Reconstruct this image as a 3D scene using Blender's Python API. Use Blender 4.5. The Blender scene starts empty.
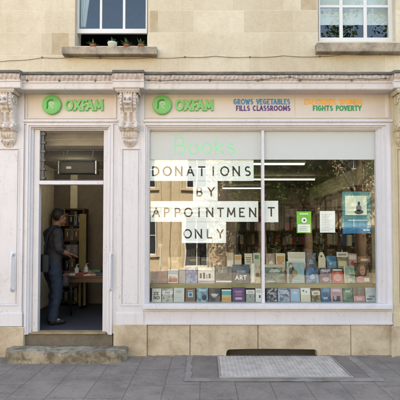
import bpy, bmesh, math, random
from mathutils import Vector, Matrix, noise
random.seed(7)
R = math.radians
sc = bpy.context.scene
COL = sc.collection

# ------------------------------------------------------------------ camera scale
F, D, CX, CY, CH = 432.0, 6.0, 205.0, 235.0, 1.667   # focal (px of a 400 px frame), distance, principal point, eye height
TILT = R(1.8); PPY = CY - F * math.tan(TILT)        # the camera looks up a little
PYREF = 235.0                                          # picture height at which the widths of the current section were measured
def _t(py, Y): return (D + Y) / (math.cos(TILT) - (PPY - py) / F * math.sin(TILT))
def X(px, Y=0.0): return (px - CX) / F * _t(PYREF, Y)
def Z(py, Y=0.0): return CH + (math.sin(TILT) + (PPY - py) / F * math.cos(TILT)) * _t(py, Y)

# ------------------------------------------------------------------ object helpers
def tag(o, label=None, cat=None, group=None, kind=None):
    if label: o['label'] = label
    if cat: o['category'] = cat
    if group: o['group'] = group
    if kind: o['kind'] = kind
    return o

def empty(name, loc, label=None, cat=None, group=None):
    o = bpy.data.objects.new(name, None); COL.objects.link(o)
    o.location = loc; o.empty_display_size = .1
    return tag(o, label, cat, group)

class MB:
    """collects shapes into one bmesh"""
    def __init__(s): s.bm = bmesh.new()
    def _new(s, fn, mi=0):
        n = len(s.bm.faces); fn(); s.bm.faces.ensure_lookup_table()
        for f in s.bm.faces[n:]: f.material_index = mi
        return s
    def box(s, x0, x1, y0, y1, z0, z1, bev=0.0, mi=0, seg=2):
        t = bmesh.new()
        vs = [t.verts.new((x, y, z)) for x in (min(x0, x1), max(x0, x1)) for y in (min(y0, y1), max(y0, y1)) for z in (min(z0, z1), max(z0, z1))]
        for q in ((0, 1, 3, 2), (4, 6, 7, 5), (0, 4, 5, 1), (2, 3, 7, 6), (0, 2, 6, 4), (1, 5, 7, 3)): t.faces.new([vs[i] for i in q])
        if bev: bmesh.ops.bevel(t, geom=t.edges[:] + t.verts[:], offset=bev, segments=seg, affect='EDGES', profile=.5)
        return s.add(t, mi)
    def add(s, t, mi=None, mx=None):
        if mx is not None: bmesh.ops.transform(t, matrix=mx, verts=t.verts)
        mp = {v: s.bm.verts.new(v.co) for v in t.verts}
        for f in t.faces:
            try:
                g = s.bm.faces.new([mp[v] for v in f.verts]); g.material_index = f.material_index if mi is None else mi; g.smooth = f.smooth
            except ValueError: pass
        t.free(); return s
    def pbox(s, px0, px1, py0, py1, Yf, Yb, bev=0.0, mi=0):
        return s.box(X(px0, Yf), X(px1, Yf), Yf, Yb, Z(py1, Yf), Z(py0, Yf), bev, mi)
    def tube(s, pts, r, n=8, mi=0, cap=True, r1=None):
        pts = [Vector(p) for p in pts]; rings = []; a = None
        for i, p in enumerate(pts):
            d = (pts[min(i + 1, len(pts) - 1)] - pts[max(i - 1, 0)]).normalized()
            if a is None: a = d.cross(Vector((0, 0, 1))) if abs(d.z) < .95 else d.cross(Vector((0, 1, 0)))
            else: a = a - d * a.dot(d)
            a.normalize(); b = d.cross(a)
            rr = r[i] if isinstance(r, (list, tuple)) else (r if r1 is None else r + (r1 - r) * i / (len(pts) - 1))
            rings.append([s.bm.verts.new(p + (a * math.cos(t * 2 * math.pi / n) + b * math.sin(t * 2 * math.pi / n)) * rr) for t in range(n)])
        for A, B in zip(rings, rings[1:]):
            for i in range(n):
                f = s.bm.faces.new((A[i], A[(i + 1) % n], B[(i + 1) % n], B[i])); f.material_index = mi; f.smooth = True
        if cap:
            for ring in (rings[0], rings[-1]):
                f = s.bm.faces.new(ring); f.material_index = mi
        return s
    def lathe(s, prof, c, n=20, mi=0, mx=None):
        t = bmesh.new(); rings = []
        for r, z in prof: rings.append([t.verts.new((r * math.cos(i * 2 * math.pi / n), r * math.sin(i * 2 * math.pi / n), z)) for i in range(n)])
        for A, B in zip(rings, rings[1:]):
            for i in range(n): t.faces.new((A[i], A[(i + 1) % n], B[(i + 1) % n], B[i])).smooth = True
        t.faces.new(rings[0]); t.faces.new(rings[-1])
        if mx is not None: bmesh.ops.transform(t, matrix=mx, verts=t.verts)
        bmesh.ops.translate(t, vec=Vector(c), verts=t.verts)
        return s.add(t, mi)
    def prism(s, pts, y0, y1, bev=0.0, mi=0):
        """outline in (x, z), from y0 (front) to y1"""
        t = bmesh.new()
        A = [t.verts.new((x, y0, z)) for x, z in pts]; B = [t.verts.new((x, y1, z)) for x, z in pts]
        f = t.faces.new(A); t.faces.new(B[::-1]); n = len(pts)
        for i in range(n): t.faces.new((A[i], B[i], B[(i + 1) % n], A[(i + 1) % n]))
        if bev: bmesh.ops.bevel(t, geom=list(f.edges), offset=bev, segments=2, affect='EDGES')
        bmesh.ops.triangulate(t, faces=[q for q in t.faces if len(q.verts) > 4])
        return s.add(t, mi)
    def ring(s, outer, inner, prof, mi=0, sides='lrtb'):
        """mitred moulding: rects (x0,x1,z0,z1), profile [(t, Y)] from outer to inner"""
        def corner(t, k):
            a, b = outer, inner
            x0, x1, z0, z1 = [a[i] + (b[i] - a[i]) * t for i in range(4)]
            return [(x0, z0), (x0, z1), (x1, z1), (x1, z0)][k]
        seg = {'l': (0, 1), 't': (1, 2), 'r': (2, 3), 'b': (3, 0)}
        for sd in sides:
            a, b = seg[sd]
            for (t0, Y0), (t1, Y1) in zip(prof, prof[1:]):
                P = [corner(t0, a), corner(t0, b), corner(t1, b), corner(t1, a)]
                vs = [s.bm.verts.new((P[0][0], Y0, P[0][1])), s.bm.verts.new((P[1][0], Y0, P[1][1])), s.bm.verts.new((P[2][0], Y1, P[2][1])), s.bm.verts.new((P[3][0], Y1, P[3][1]))]
                f = s.bm.faces.new(vs); f.material_index = mi
        return s
    def grid(s, fn, nu, nv, mi=0, smooth=True):
        V = [[s.bm.verts.new(fn(u / nu, v / nv)) for v in range(nv + 1)] for u in range(nu + 1)]
        for u in range(nu):
            for v in range(nv):
                f = s.bm.faces.new((V[u][v], V[u + 1][v], V[u + 1][v + 1], V[u][v + 1])); f.material_index = mi; f.smooth = smooth
        return s
    def ball(s, c, r, sx=1, sy=1, sz=1, mi=0, sub=2):
        t = bmesh.new(); bmesh.ops.create_icosphere(t, subdivisions=sub, radius=r)
        for v in t.verts: v.co = Vector((v.co.x * sx, v.co.y * sy, v.co.z * sz)) + Vector(c)
        for f in t.faces: f.smooth = True
        return s.add(t, mi)
    def text(s, txt, x0, x1, z0, z1, Y, depth=.004, bold=0.0, mi=0, fit=True, res=4):
        me = text_mesh(txt, bold, res); xs = [v.co.x for v in me.vertices]; ys = [v.co.y for v in me.vertices]
        ax, bx, ay, by = min(xs), max(xs), min(ys), max(ys)
        kz = (z1 - z0) / (by - ay); kx = (x1 - x0) / (bx - ax) if fit else kz
        ox = x0 if fit else (x0 + x1) / 2 - (bx - ax) * kx / 2
        t = bmesh.new(); t.from_mesh(me)
        for v in t.verts:
            v.co = Vector((ox + (v.co.x - ax) * kx, Y - (depth if v.co.z > 0 else 0), z0 + (v.co.y - ay) * kz))
        bpy.data.meshes.remove(me)
        return s.add(t, mi)
    def build(s, name, mats, parent=None, smooth_angle=None, normals=True, origin=None):
        bm = s.bm
        if normals: bmesh.ops.recalc_face_normals(bm, faces=bm.faces[:])
        me = bpy.data.meshes.new(name)
        if origin is not None: bmesh.ops.translate(bm, vec=-Vector(origin), verts=bm.verts)
        bm.to_mesh(me); bm.free()
        for m in (mats if isinstance(mats, (list, tuple)) else [mats]): me.materials.append(m)
        if smooth_angle is not None:
            for p in me.polygons: p.use_smooth = True
            me.set_sharp_from_angle(angle=R(smooth_angle))
        o = bpy.data.objects.new(name, me); COL.objects.link(o)
        if origin is not None: o.location = origin
        if parent is not None: attach(o, parent)
        return o

def world_loc(o):
    p = Vector(o.location)
    while o.parent is not None:
        o = o.parent; p = p + Vector(o.location)
    return p
def attach(o, parent):
    """parents keep location only; children are built in world coordinates"""
    o.parent = parent
    top = parent
    # the parent's own world translation (only Empties or origin-shifted meshes carry one)
    T = Matrix.Identity(4); q = parent; chain = []
    while q is not None: chain.append(q); q = q.parent
    for q in reversed(chain): T = T @ (q.matrix_parent_inverse @ Matrix.Translation(q.location) if q.parent else Matrix.Translation(q.location))
    o.matrix_parent_inverse = T.inverted()
    return o

def text_mesh(txt, bold=0.0, res=4):
    cu = bpy.data.curves.new('lettering', 'FONT'); cu.body = txt; cu.offset = bold; cu.extrude = .02; cu.resolution_u = res
    ob = bpy.data.objects.new('lettering', cu); COL.objects.link(ob)
    dg = bpy.context.evaluated_depsgraph_get(); dg.update()
    me = bpy.data.meshes.new_from_object(ob.evaluated_get(dg))
    bpy.data.objects.remove(ob); bpy.data.curves.remove(cu)
    return me

def arc(cx, cy, rx, ry, a0, a1, n=14):
    return [(cx + rx * math.cos(R(a0 + (a1 - a0) * k / n)), cy + ry * math.sin(R(a0 + (a1 - a0) * k / n))) for k in range(n + 1)]
GLYPH = {   # width, centre lines in a box of height 1
 'A': (.74, [[(0, 0), (.37, 1), (.74, 0)], [(.13, .33), (.61, .33)]]),
 'B': (.54, [[(0, 0), (0, 1)], [(.08, 1), (.27, 1)] + arc(.27, .76, .22, .24, 90, -90, 12)[1:] + [(.08, .52)], [(.2, .52), (.29, .52)] + arc(.29, .26, .25, .26, 90, -90, 12)[1:] + [(.08, 0)]]),
 'C': (.66, [arc(.36, .5, .36, .5, 48, 312, 20)]),
 'D': (.66, [[(0, 0), (0, 1)], [(.08, 1), (.2, 1)] + arc(.2, .5, .46, .5, 90, -90, 20)[1:] + [(.08, 0)]]),
 'E': (.48, [[(.48, 1), (0, 1), (0, 0), (.48, 0)], [(0, .52), (.42, .52)]]),
 'F': (.46, [[(.46, 1), (0, 1), (0, 0)], [(0, .5), (.4, .5)]]),
 'G': (.72, [arc(.38, .5, .38, .5, 48, 330, 20) + [(.72, .46), (.42, .46)]]),
 'H': (.62, [[(0, 0), (0, 1)], [(.62, 0), (.62, 1)], [(0, .52), (.62, .52)]]),
 'I': (.0, [[(0, 0), (0, 1)]]),
 'L': (.44, [[(0, 1), (0, 0), (.44, 0)]]),
 'M': (.82, [[(0, 0), (.06, 1), (.41, .16), (.76, 1), (.82, 0)]]),
 'N': (.66, [[(0, 0), (0, 1), (.66, 0), (.66, 1)]]),
 'O': (.84, [arc(.42, .5, .42, .5, 90, 450, 32)]),
 'P': (.50, [[(0, 0), (0, 1), (.24, 1)] + arc(.24, .73, .26, .27, 90, -90, 12) + [(0, .46)]]),
 'R': (.54, [[(0, 0), (0, 1), (.24, 1)] + arc(.24, .73, .26, .27, 90, -90, 12) + [(0, .46)], [(.22, .46), (.54, 0)]]),
 'S': (.50, [arc(.25, .75, .23, .25, 35, 270, 14) + arc(.25, .25, .25, .25, 90, -145, 14)[1:]]),
 'T': (.62, [[(0, 1), (.62, 1)], [(.31, 1), (.31, 0)]]),
 'V': (.68, [[(0, 1), (.34, 0), (.68, 1)]]),
 'W': (1.0, [[(0, 1), (.25, 0), (.5, .9), (.75, 0), (1.0, 1)]]),
 'X': (.66, [[(0, 1), (.66, 0)], [(.66, 1), (0, 0)]]),
 'Y': (.64, [[(0, 1), (.32, .47), (.64, 1)], [(.32, .47), (.32, 0)]]),
 'Z': (.56, [[(0, 1), (.56, 1), (0, 0), (.56, 0)]]),
 'o': (.52, [arc(.26, .32, .26, .32, 90, 450, 28)]),
 'k': (.46, [[(0, 0), (0, 1)], [(.42, .64), (0, .27)], [(.13, .38), (.46, 0)]]),
 's': (.38, [arc(.19, .48, .17, .16, 35, 270, 12) + arc(.19, .16, .19, .16, 90, -145, 12)[1:]]),
 ' ': (.26, []),
}
KERN = {'FA': -.26, 'TA': -.2, 'AT': -.2, 'LA': -.1, 'AS': -.04, 'OV': -.08, 'VE': -.08, 'OW': -.06, 'WO': -.06, 'RT': -.06, 'TY': -.1, 'PO': -.04, 'OX': -.02}
def ribbon(bm, pts, hw, y0, y1, mi):
    closed = (Vector(pts[0]) - Vector(pts[-1])).length < 1e-6
    P = [Vector(p) for p in pts]; n = len(P); Lf = []; Rt = []
    for i, p in enumerate(P):
        a = P[i - 1] if i else (P[-2] if closed else None); b = P[i + 1] if i < n - 1 else (P[1] if closed else None)
        d0 = (p - a).normalized() if a is not None else None; d1 = (b - p).normalized() if b is not None else None
        d0 = d0 if d0 is not None else d1; d1 = d1 if d1 is not None else d0
        t = d0 + d1; t = t.normalized() if t.length > 1e-4 else d0; nn = Vector((-t.y, t.x)); c = max(.42, nn.dot(Vector((-d0.y, d0.x))))
        q = p.copy()
        if a is None: q = p - d1 * 0
        Lf.append(q + nn * hw / c); Rt.append(q - nn * hw / c)
    F = [(bm.verts.new((l.x, y0, l.y)), bm.verts.new((r_.x, y0, r_.y)), bm.verts.new((l.x, y1, l.y)), bm.verts.new((r_.x, y1, r_.y))) for l, r_ in zip(Lf, Rt)]
    for A, Bq in zip(F, F[1:]):
        for q in ((A[0], A[1], Bq[1], Bq[0]), (A[2], Bq[2], Bq[3], A[3]), (A[0], Bq[0], Bq[2], A[2]), (A[1], A[3], Bq[3], Bq[1])):
            bm.faces.new(q).material_index = mi
    if not closed:
        for A in (F[0], F[-1]): bm.faces.new((A[0], A[2], A[3], A[1])).material_index = mi
def strokes(mb, txt, x0, x1, z0, z1, Y, depth, wt, mi=0, gap=.24, yback=0.0, only=None):
    """lettering from centre lines; wt = stroke width as a share of the cap height"""
    w_ = sum(GLYPH[c][0] + gap + wt for c in txt) - gap + sum(KERN.get(txt[q:q + 2], 0) for q in range(len(txt) - 1)); H = z1 - z0; t = H * wt
    tot = x1 - x0; kx = tot / w_; x = x0
    for q, c in enumerate(txt):
        x += kx * KERN.get(txt[q - 1:q + 1], 0) if q else 0
        gw, lines = GLYPH[c]; j = 0
        if only is not None and txt[:q].count(' ') != only: lines = []
        for ln in lines:
            P = [Vector((x + kx * (wt / 2 + px_), z0 + t / 2 + pz_ * (H - t))) for px_, pz_ in ln]; P = [p for k, p in enumerate(P) if not k or (p - P[k - 1]).length > 1e-6]; runs = [[P[0]]]
            for k in range(1, len(P)):
                runs[-1].append(P[k])
                if k < len(P) - 1 and (P[k] - P[k - 1]).angle(P[k + 1] - P[k]) > R(28): runs.append([P[k]])
            for rn in runs:
                if len(rn) == 2:
                    d = (rn[1] - rn[0]).normalized(); ends = []
                    for p, sg in ((rn[0], -1), (rn[1], 1)):
                        edge = min(abs(p.y - z0 - t / 2), abs(p.y - z1 + t / 2)) < 1e-5; diag = min(abs(d.x), abs(d.y)) > .08
                        ends.append(p + d * sg * t * ((1.0 if edge else .1) if diag else (.5 if edge or abs(d.y) < .1 and len(P) > 2 else 0)))
                    rn = ends
                tb = bmesh.new(); ribbon(tb, rn, t / 2, Y - depth - .0001 * j, Y + yback, mi); j += 1
                for zc, no in ((z0, -1), (z1, 1)):
                    bmesh.ops.bisect_plane(tb, geom=tb.verts[:] + tb.edges[:] + tb.faces[:], dist=1e-6, plane_co=(0, 0, zc), plane_no=(0, 0, no), clear_outer=True)
                mb.add(tb)
        x += kx * (gw + wt + gap)
    return mb

def wall_holes(mb, x0, x1, z0, z1, holes, Yf, Yb, mi=0):
    xs = sorted({x0, x1, *[h[0] for h in holes], *[h[1] for h in holes]}); zs = sorted({z0, z1, *[h[2] for h in holes], *[h[3] for h in holes]})
    inh = lambda x, z: any(h[0] < x < h[1] and h[2] < z < h[3] for h in holes)
    bm = mb.bm
    for i in range(len(xs) - 1):
        for j in range(len(zs) - 1):
            if inh((xs[i] + xs[i + 1]) / 2, (zs[j] + zs[j + 1]) / 2): continue
            for Y in (Yf, Yb):
                f = bm.faces.new([bm.verts.new(p) for p in ((xs[i], Y, zs[j]), (xs[i + 1], Y, zs[j]), (xs[i + 1], Y, zs[j + 1]), (xs[i], Y, zs[j + 1]))]); f.material_index = mi
    for r in [(x0, x1, z0, z1)] + list(holes):
        c = [(r[0], r[2]), (r[1], r[2]), (r[1], r[3]), (r[0], r[3])]
        for k in range(4):
            (ax, az), (bx, bz) = c[k], c[(k + 1) % 4]
            f = bm.faces.new([bm.verts.new(p) for p in ((ax, Yf, az), (bx, Yf, bz), (bx, Yb, bz), (ax, Yb, az))]); f.material_index = mi
    bmesh.ops.remove_doubles(bm, verts=bm.verts[:], dist=1e-5)
    return mb

# ------------------------------------------------------------------ material helpers
class NT:
    def __init__(s, name):
        s.m = bpy.data.materials.new(name); s.m.use_nodes = True; s.t = s.m.node_tree
        s.b = s.t.nodes['Principled BSDF']; s.out = s.t.nodes['Material Output']
        s.co = s.t.nodes.new('ShaderNodeTexCoord').outputs['Object']
    def n(s, typ, **kw):
        nd = s.t.nodes.new('ShaderNode' + typ)
        for k, v in kw.items():
            if hasattr(nd, k) and k not in nd.inputs: setattr(nd, k, v)
        return nd
    def put(s, nd, key, v):
        if hasattr(v, 'node') or isinstance(v, bpy.types.NodeSocket): s.t.links.new(v, nd.inputs[key])
        else: nd.inputs[key].default_value = v
    def math(s, op, a, b=0.0, c=None):
        nd = s.t.nodes.new('ShaderNodeMath'); nd.operation = op; s.put(nd, 0, a); s.put(nd, 1, b)
        if c is not None: s.put(nd, 2, c)
        return nd.outputs[0]
    def sep(s, v=None):
        nd = s.t.nodes.new('ShaderNodeSeparateXYZ'); s.t.links.new(v or s.co, nd.inputs[0]); return nd.outputs
    def comb(s, x, y, z):
        nd = s.t.nodes.new('ShaderNodeCombineXYZ'); s.put(nd, 0, x); s.put(nd, 1, y); s.put(nd, 2, z); return nd.outputs[0]
    def scl(s, k, off=(0, 0, 0)):
        nd = s.t.nodes.new('ShaderNodeMapping'); s.t.links.new(s.co, nd.inputs[0]); nd.inputs['Scale'].default_value = k; nd.inputs['Location'].default_value = off; return nd.outputs[0]
    def noise(s, scale, detail=4, rough=.55, vec=None, dist=0):
        nd = s.t.nodes.new('ShaderNodeTexNoise'); s.t.links.new(vec or s.co, nd.inputs['Vector']); nd.inputs['Scale'].default_value = scale
        nd.inputs['Detail'].default_value = detail; nd.inputs['Roughness'].default_value = rough; nd.inputs['Distortion'].default_value = dist; return nd.outputs['Fac']
    def white(s, a, b=0.0):
        nd = s.t.nodes.new('ShaderNodeTexWhiteNoise'); nd.noise_dimensions = '2D'; s.t.links.new(s.comb(a, b, 0.0), nd.inputs['Vector']); return nd.outputs['Value']
    def ramp(s, fac, stops, interp='LINEAR'):
        nd = s.t.nodes.new('ShaderNodeValToRGB'); s.t.links.new(fac, nd.inputs[0]); cr = nd.color_ramp; cr.interpolation = interp
        while len(cr.elements) < len(stops): cr.elements.new(.5)
        for e, (p, c) in zip(cr.elements, stops):
            e.position = p; e.color = (c, c, c, 1) if isinstance(c, (int, float)) else (*c, 1)
        return nd.outputs[0]
    def mix(s, fac, a, b, mode='MIX'):
        nd = s.t.nodes.new('ShaderNodeMix'); nd.data_type = 'RGBA'; nd.blend_type = mode
        s.put(nd, 0, fac)
        for k, v in ((6, a), (7, b)): s.put(nd, k, (*v, 1) if isinstance(v, tuple) and len(v) == 3 else v)
        return nd.outputs[2]
    def bump(s, h, strength=.3, dist=.01):
        nd = s.t.nodes.new('ShaderNodeBump'); nd.inputs['Strength'].default_value = strength; nd.inputs['Distance'].default_value = dist; s.t.links.new(h, nd.inputs['Height'])
        s.t.links.new(nd.outputs[0], s.b.inputs['Normal']); return nd.outputs[0]
    def fin(s, col, rough=.6, spec=.4, metal=0.0):
        s.put(s.b, 'Base Color', (*col, 1) if isinstance(col, tuple) else col); s.put(s.b, 'Roughness', rough); s.put(s.b, 'Specular IOR Level', spec); s.put(s.b, 'Metallic', metal); return s.m

def flat(name, col, rough=.6, spec=.4, metal=0.0, var=.12, scale=9, bump=0.0):
    n = NT(name); f = n.noise(scale, 4)
    c = n.mix(n.ramp(f, [(.3, 0.0), (.7, 1.0)]), tuple(max(0, q * (1 - var)) for q in col), tuple(min(1, q * (1 + var)) for q in col))
    if bump: n.bump(n.noise(scale * 8, 3), bump, .004)
    return n.fin(c, rough, spec, metal)

def paint(name, col, dirt=(.30, .25, .21), amount=.5, rough=.42, streak=True):
    n = NT(name)
    big = n.noise(1.7, 5, .6); fine = n.noise(26, 5, .65)
    st = n.noise(1.0, 6, .65, vec=n.scl((12, 12, 1.3)), dist=.5)
    c = n.mix(n.ramp(big, [(.3, 0.0), (.75, .6)]), col, tuple(q * .88 for q in col))
    c = n.mix(n.ramp(st, [(.52, 0.0), (.8, .34 * amount)]), c, dirt) if streak else c
    chips = n.math('MULTIPLY', n.ramp(fine, [(.56, 0.0), (.62, 1.0)]), n.ramp(n.noise(3.1, 4), [(.48, 0.0), (.68, .55 * amount)]))
    c = n.mix(chips, c, dirt)
    n.bump(n.noise(38, 4, .6), .12, .006)
    return n.fin(c, rough, .35)

def stone_plain(name, col, dark, amt=.5, scale=2.2, rough=.9, moss=None):
    n = NT(name)
    a = n.noise(scale, 7, .62, dist=.4); b = n.noise(scale * 7, 6, .7); c3 = n.noise(60, 3, .6)
    c = n.mix(n.ramp(a, [(.36, 0.0), (.68, 1.0)]), col, tuple(x + (y - x) * amt for x, y in zip(col, dark)))
    c = n.mix(n.ramp(b, [(.5, 0.0), (.74, .55 * amt)]), c, dark)
    c = n.mix(n.ramp(c3, [(.42, 0.0), (.62, .25)]), c, tuple(min(1, q * 1.15) for q in col))
    if moss:
        c = n.mix(n.ramp(n.noise(9, 6, .7), [(.46, 0.0), (.6, .85)]), c, moss)
    h = n.math('ADD', n.math('MULTIPLY', b, .7), n.math('MULTIPLY', c3, .35))
    n.bump(h, .45, .012)
    return n.fin(c, rough, .2)

def ashlar(name, c1, c2, joint, h, wmin, wmax, jw=.004, v_off=0.0, axes='xz', patches=(), stain=(.28, .22, .15), stain_amt=.4, bump=.35, top_z=None):
    n = NT(name); s = n.sep(); u = s[0]; v = s[2] if axes == 'xz' else s[1]
    if axes == 'yx': u, v = s[1], s[0]
    vh = n.math('DIVIDE', n.math('ADD', v, v_off), h); row = n.math('FLOOR', vh)
    r1 = n.white(row, 3.3); r2 = n.white(row, 9.7)
    w = n.math('MULTIPLY_ADD', r1, wmax - wmin, wmin)
    uu = n.math('ADD', n.math('DIVIDE', u, w), n.math('MULTIPLY', r2, 7.0)); colm = n.math('FLOOR', uu)
    fu = n.math('MULTIPLY', n.math('FRACT', uu), w); fv = n.math('MULTIPLY', n.math('FRACT', vh), h)
    e = n.math('MINIMUM', n.math('MINIMUM', fu, n.math('SUBTRACT', w, fu)), n.math('MINIMUM', fv, n.math('SUBTRACT', h, fv)))
    e = n.math('ADD', e, n.math('MULTIPLY', n.math('SUBTRACT', n.noise(22, 3), .5), jw * 1.6))
    jm = n.ramp(n.math('DIVIDE', e, jw * 2), [(.25, 1.0), (.6, 0.0)])
    idv = n.white(row, colm)
    c = n.mix(n.ramp(idv, [(0.0, 0.0), (.8, .75), (1.0, 1.0)]), c1, c2)
    big = n.noise(1.3, 7, .65, dist=.5); st = n.noise(1.0, 5, .6, vec=n.scl((9, 9, .9)))
    c = n.mix(n.ramp(st, [(.5, 0.0), (.75, stain_amt * .5)]), c, stain); fine = n.noise(14, 6, .7)
    c = n.mix(n.ramp(big, [(.42, 0.0), (.75, stain_amt)]), c, stain)
    c = n.mix(n.ramp(fine, [(.45, 0.0), (.75, .35)]), c, tuple(q * .72 for q in c2))
    c = n.mix(n.ramp(n.noise(70, 3), [(.4, 0.0), (.66, .2)]), c, tuple(min(1, q * 1.2) for q in c1))
    for a_, b_, c_, d_ in patches:
        k = n.math('MULTIPLY', n.math('MULTIPLY', n.math('GREATER_THAN', u, a_), n.math('LESS_THAN', u, b_)), n.math('MULTIPLY', n.math('GREATER_THAN', v, c_), n.math('LESS_THAN', v, d_)))
        c = n.mix(n.math('MULTIPLY', k, n.ramp(n.noise(6, 5, .6), [(.3, .35), (.6, .8)])), c, (.36, .275, .175))
    c = n.mix(n.math('MULTIPLY', jm, .9), c, joint)
    hgt = n.math('ADD', n.math('MULTIPLY', jm, -1.0), n.math('ADD', n.math('MULTIPLY', fine, .45), n.math('MULTIPLY', n.noise(60, 3), .22)))
    n.bump(hgt, bump, .008)
    return n.fin(c, .92, .18)

def glass(name, refl, tint=(1, 1, 1), wob=.02, wscale=1.6, rough=0.0):
    n = NT(name); t = n.t
    tr = t.nodes.new('ShaderNodeBsdfTransparent'); tr.inputs[0].default_value = (*tint, 1)
    gl = t.nodes.new('ShaderNodeBsdfGlossy'); gl.inputs['Roughness'].default_value = rough; gl.inputs['Color'].default_value = (1, 1, 1, 1)
    lw = t.nodes.new('ShaderNodeLayerWeight'); lw.inputs[0].default_value = .5
    f = n.math('ADD', n.math('MULTIPLY', n.math('POWER', lw.outputs['Facing'], 4.0), .5 if refl else 0.0), refl)
    mx = t.nodes.new('ShaderNodeMixShader'); t.links.new(f, mx.inputs[0]); t.links.new(tr.outputs[0], mx.inputs[1]); t.links.new(gl.outputs[0], mx.inputs[2])
    bp = t.nodes.new('ShaderNodeBump'); bp.inputs['Strength'].default_value = wob; bp.inputs['Distance'].default_value = .05
    t.links.new(n.noise(wscale, 2, .5), bp.inputs['Height']); t.links.new(bp.outputs[0], gl.inputs['Normal'])
    t.links.new(mx.outputs[0], n.out.inputs['Surface']); t.nodes.remove(n.b)
    return n.m

def emit(name, col, k):
    n = NT(name); n.fin(col, .5); n.b.inputs['Emission Color'].default_value = (*col, 1); n.b.inputs['Emission Strength'].default_value = k; return n.m

# ------------------------------------------------------------------ world, sun, camera
SUN_EL, SUN_AZ = 47.0, 14.0            # azimuth from +Y towards +X: the sun stands behind the shop
w = bpy.data.worlds.new("World"); sc.world = w; w.use_nodes = True
bg = w.node_tree.nodes['Background']; sky = w.node_tree.nodes.new('ShaderNodeTexSky'); sky.sky_type = 'NISHITA'; sky.sun_disc = False
sky.sun_elevation = R(SUN_EL); sky.sun_rotation = R(SUN_AZ); sky.dust_density = 2.6; sky.air_density = 1.0; sky.ozone_density = 1.0; sky.altitude = 40
w.node_tree.links.new(sky.outputs[0], bg.inputs[0]); bg.inputs[1].default_value = .15
sl = bpy.data.lights.new('sun', 'SUN'); sl.energy = 4.0; sl.angle = R(.53); sl.color = (1, .93, .82)
so = bpy.data.objects.new('sun', sl); COL.objects.link(so)
sd = Vector((math.sin(R(SUN_AZ)) * math.cos(R(SUN_EL)), math.cos(R(SUN_AZ)) * math.cos(R(SUN_EL)), math.sin(R(SUN_EL))))
so.rotation_euler = (-sd).to_track_quat('-Z', 'Y').to_euler(); so.location = (0, 10, 20)
cd = bpy.data.cameras.new('camera'); co = bpy.data.objects.new('camera', cd); COL.objects.link(co); sc.camera = co
co.location = (0, -D, CH); co.rotation_euler = (R(90) + TILT, 0, 0); cd.sensor_fit = 'HORIZONTAL'; cd.sensor_width = 36; cd.lens = 36 * F / 400
cd.shift_x = -(CX - 200) / 400; cd.shift_y = (PPY - 200) / 400; cd.clip_end = 2000; cd.clip_start = .05
vs = sc.view_settings; vs.view_transform = 'Standard'; vs.look = 'None'; vs.gamma = 1; vs.use_curve_mapping = False; vs.exposure = 2.9
vs.use_white_balance = True; vs.white_balance_temperature = 7800; vs.white_balance_tint = 7
sc.cycles.max_bounces = 10; sc.cycles.transparent_max_bounces = 24; sc.cycles.use_denoising = True
sc.cycles.sample_clamp_indirect = 6; sc.cycles.caustics_reflective = False; sc.cycles.caustics_refractive = False

# ------------------------------------------------------------------ materials
M = {}
PYREF = 20
M['wall'] = ashlar('bath stone ashlar', (.61, .55, .435), (.49, .425, .32), (.62, .56, .44), .322, .55, 1.05, .004, v_off=-Z(55, .05) + .322 * 20, stain=(.36, .285, .185), stain_amt=.6, bump=.45, patches=((X(52, .05), X(69, .05), Z(55, .05), Z(55, .05) + .322), (X(301, .05), X(317, .05), Z(55, .05) + .644, Z(55, .05) + .966), (X(150, .05), X(158, .05), Z(55, .05) + .322, Z(55, .05) + .644)))
PYREF = 235.0
M['white'] = paint('white shopfront paint', (.605, .60, .645), amount=.8)
M['whitef'] = paint('cream fascia paint', (.60, .55, .515), dirt=(.35, .25, .17), amount=.3)
M['corn'] = paint('weathered cornice paint', (.58, .545, .54), dirt=(.22, .17, .13), amount=1.0)
M['corn2'] = paint('rough cornice moulding', (.50, .435, .40), dirt=(.20, .14, .11), amount=1.6, rough=.8)
M['lead'] = stone_plain('weathered lead', (.17, .165, .16), (.07, .065, .06), .8, 6)
M['sill'] = stone_plain('weathered sill stone', (.40, .34, .26), (.10, .09, .08), .95, 4)
M['consol'] = paint('weathered carved paint', (.60, .55, .52), dirt=(.22, .16, .12), amount=1.9, rough=.6)
M['stone'] = stone_plain('plinth stone', (.53, .46, .355), (.29, .215, .14), .95, 2.6)
M['stone2'] = stone_plain('unpainted pilaster stone', (.52, .46, .34), (.38, .31, .2), .5, 2.0)
M['step'] = stone_plain('worn mossy doorstep stone', (.37, .315, .24), (.125, .105, .078), 1.0, 3.2, moss=(.105, .088, .055))
M['green'] = flat('sign green', (.165, .50, .165), .45, var=.06)
M['greend'] = flat('sign dark green', (.03, .22, .05), .5)
M['signpale'] = flat('pale sign infill', (.62, .60, .58), .5)
M['mint'] = flat('mint green vinyl', (.25, .66, .36), .5, var=.04)
M['blue'] = flat('slogan blue', (.03, .23, .50), .5); M['purple'] = flat('slogan purple', (.085, .03, .20), .5)
M['orange'] = flat('slogan orange', (.86, .43, .08), .5); M['dgreen'] = flat('slogan green', (.01, .28, .10), .5)
M['clear'] = glass('clear glass edge', 0.0, (.985, .995, .99), 0); M['glass'] = glass('shop glass', .105, (.97, .99, .985), .03, 1.3)
M['uglass'] = glass('upper window glass', .035, (.9, .95, .97), .02, 1.5)
M['lglass'] = glass('louvre glass', .02, (.94, .95, .94), .0)
M['black'] = flat('black plastic', (.018, .018, .02), .4); M['steel'] = flat('brushed steel', (.45, .45, .46), .35, metal=.8)
M['dsteel'] = flat('dull aluminium', (.10, .10, .10), .5, metal=.5); M['paper'] = flat('white paper', (.84, .87, .86), .7, var=.03); M['ink'] = flat('black ink', (.02, .02, .02), .7)
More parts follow.
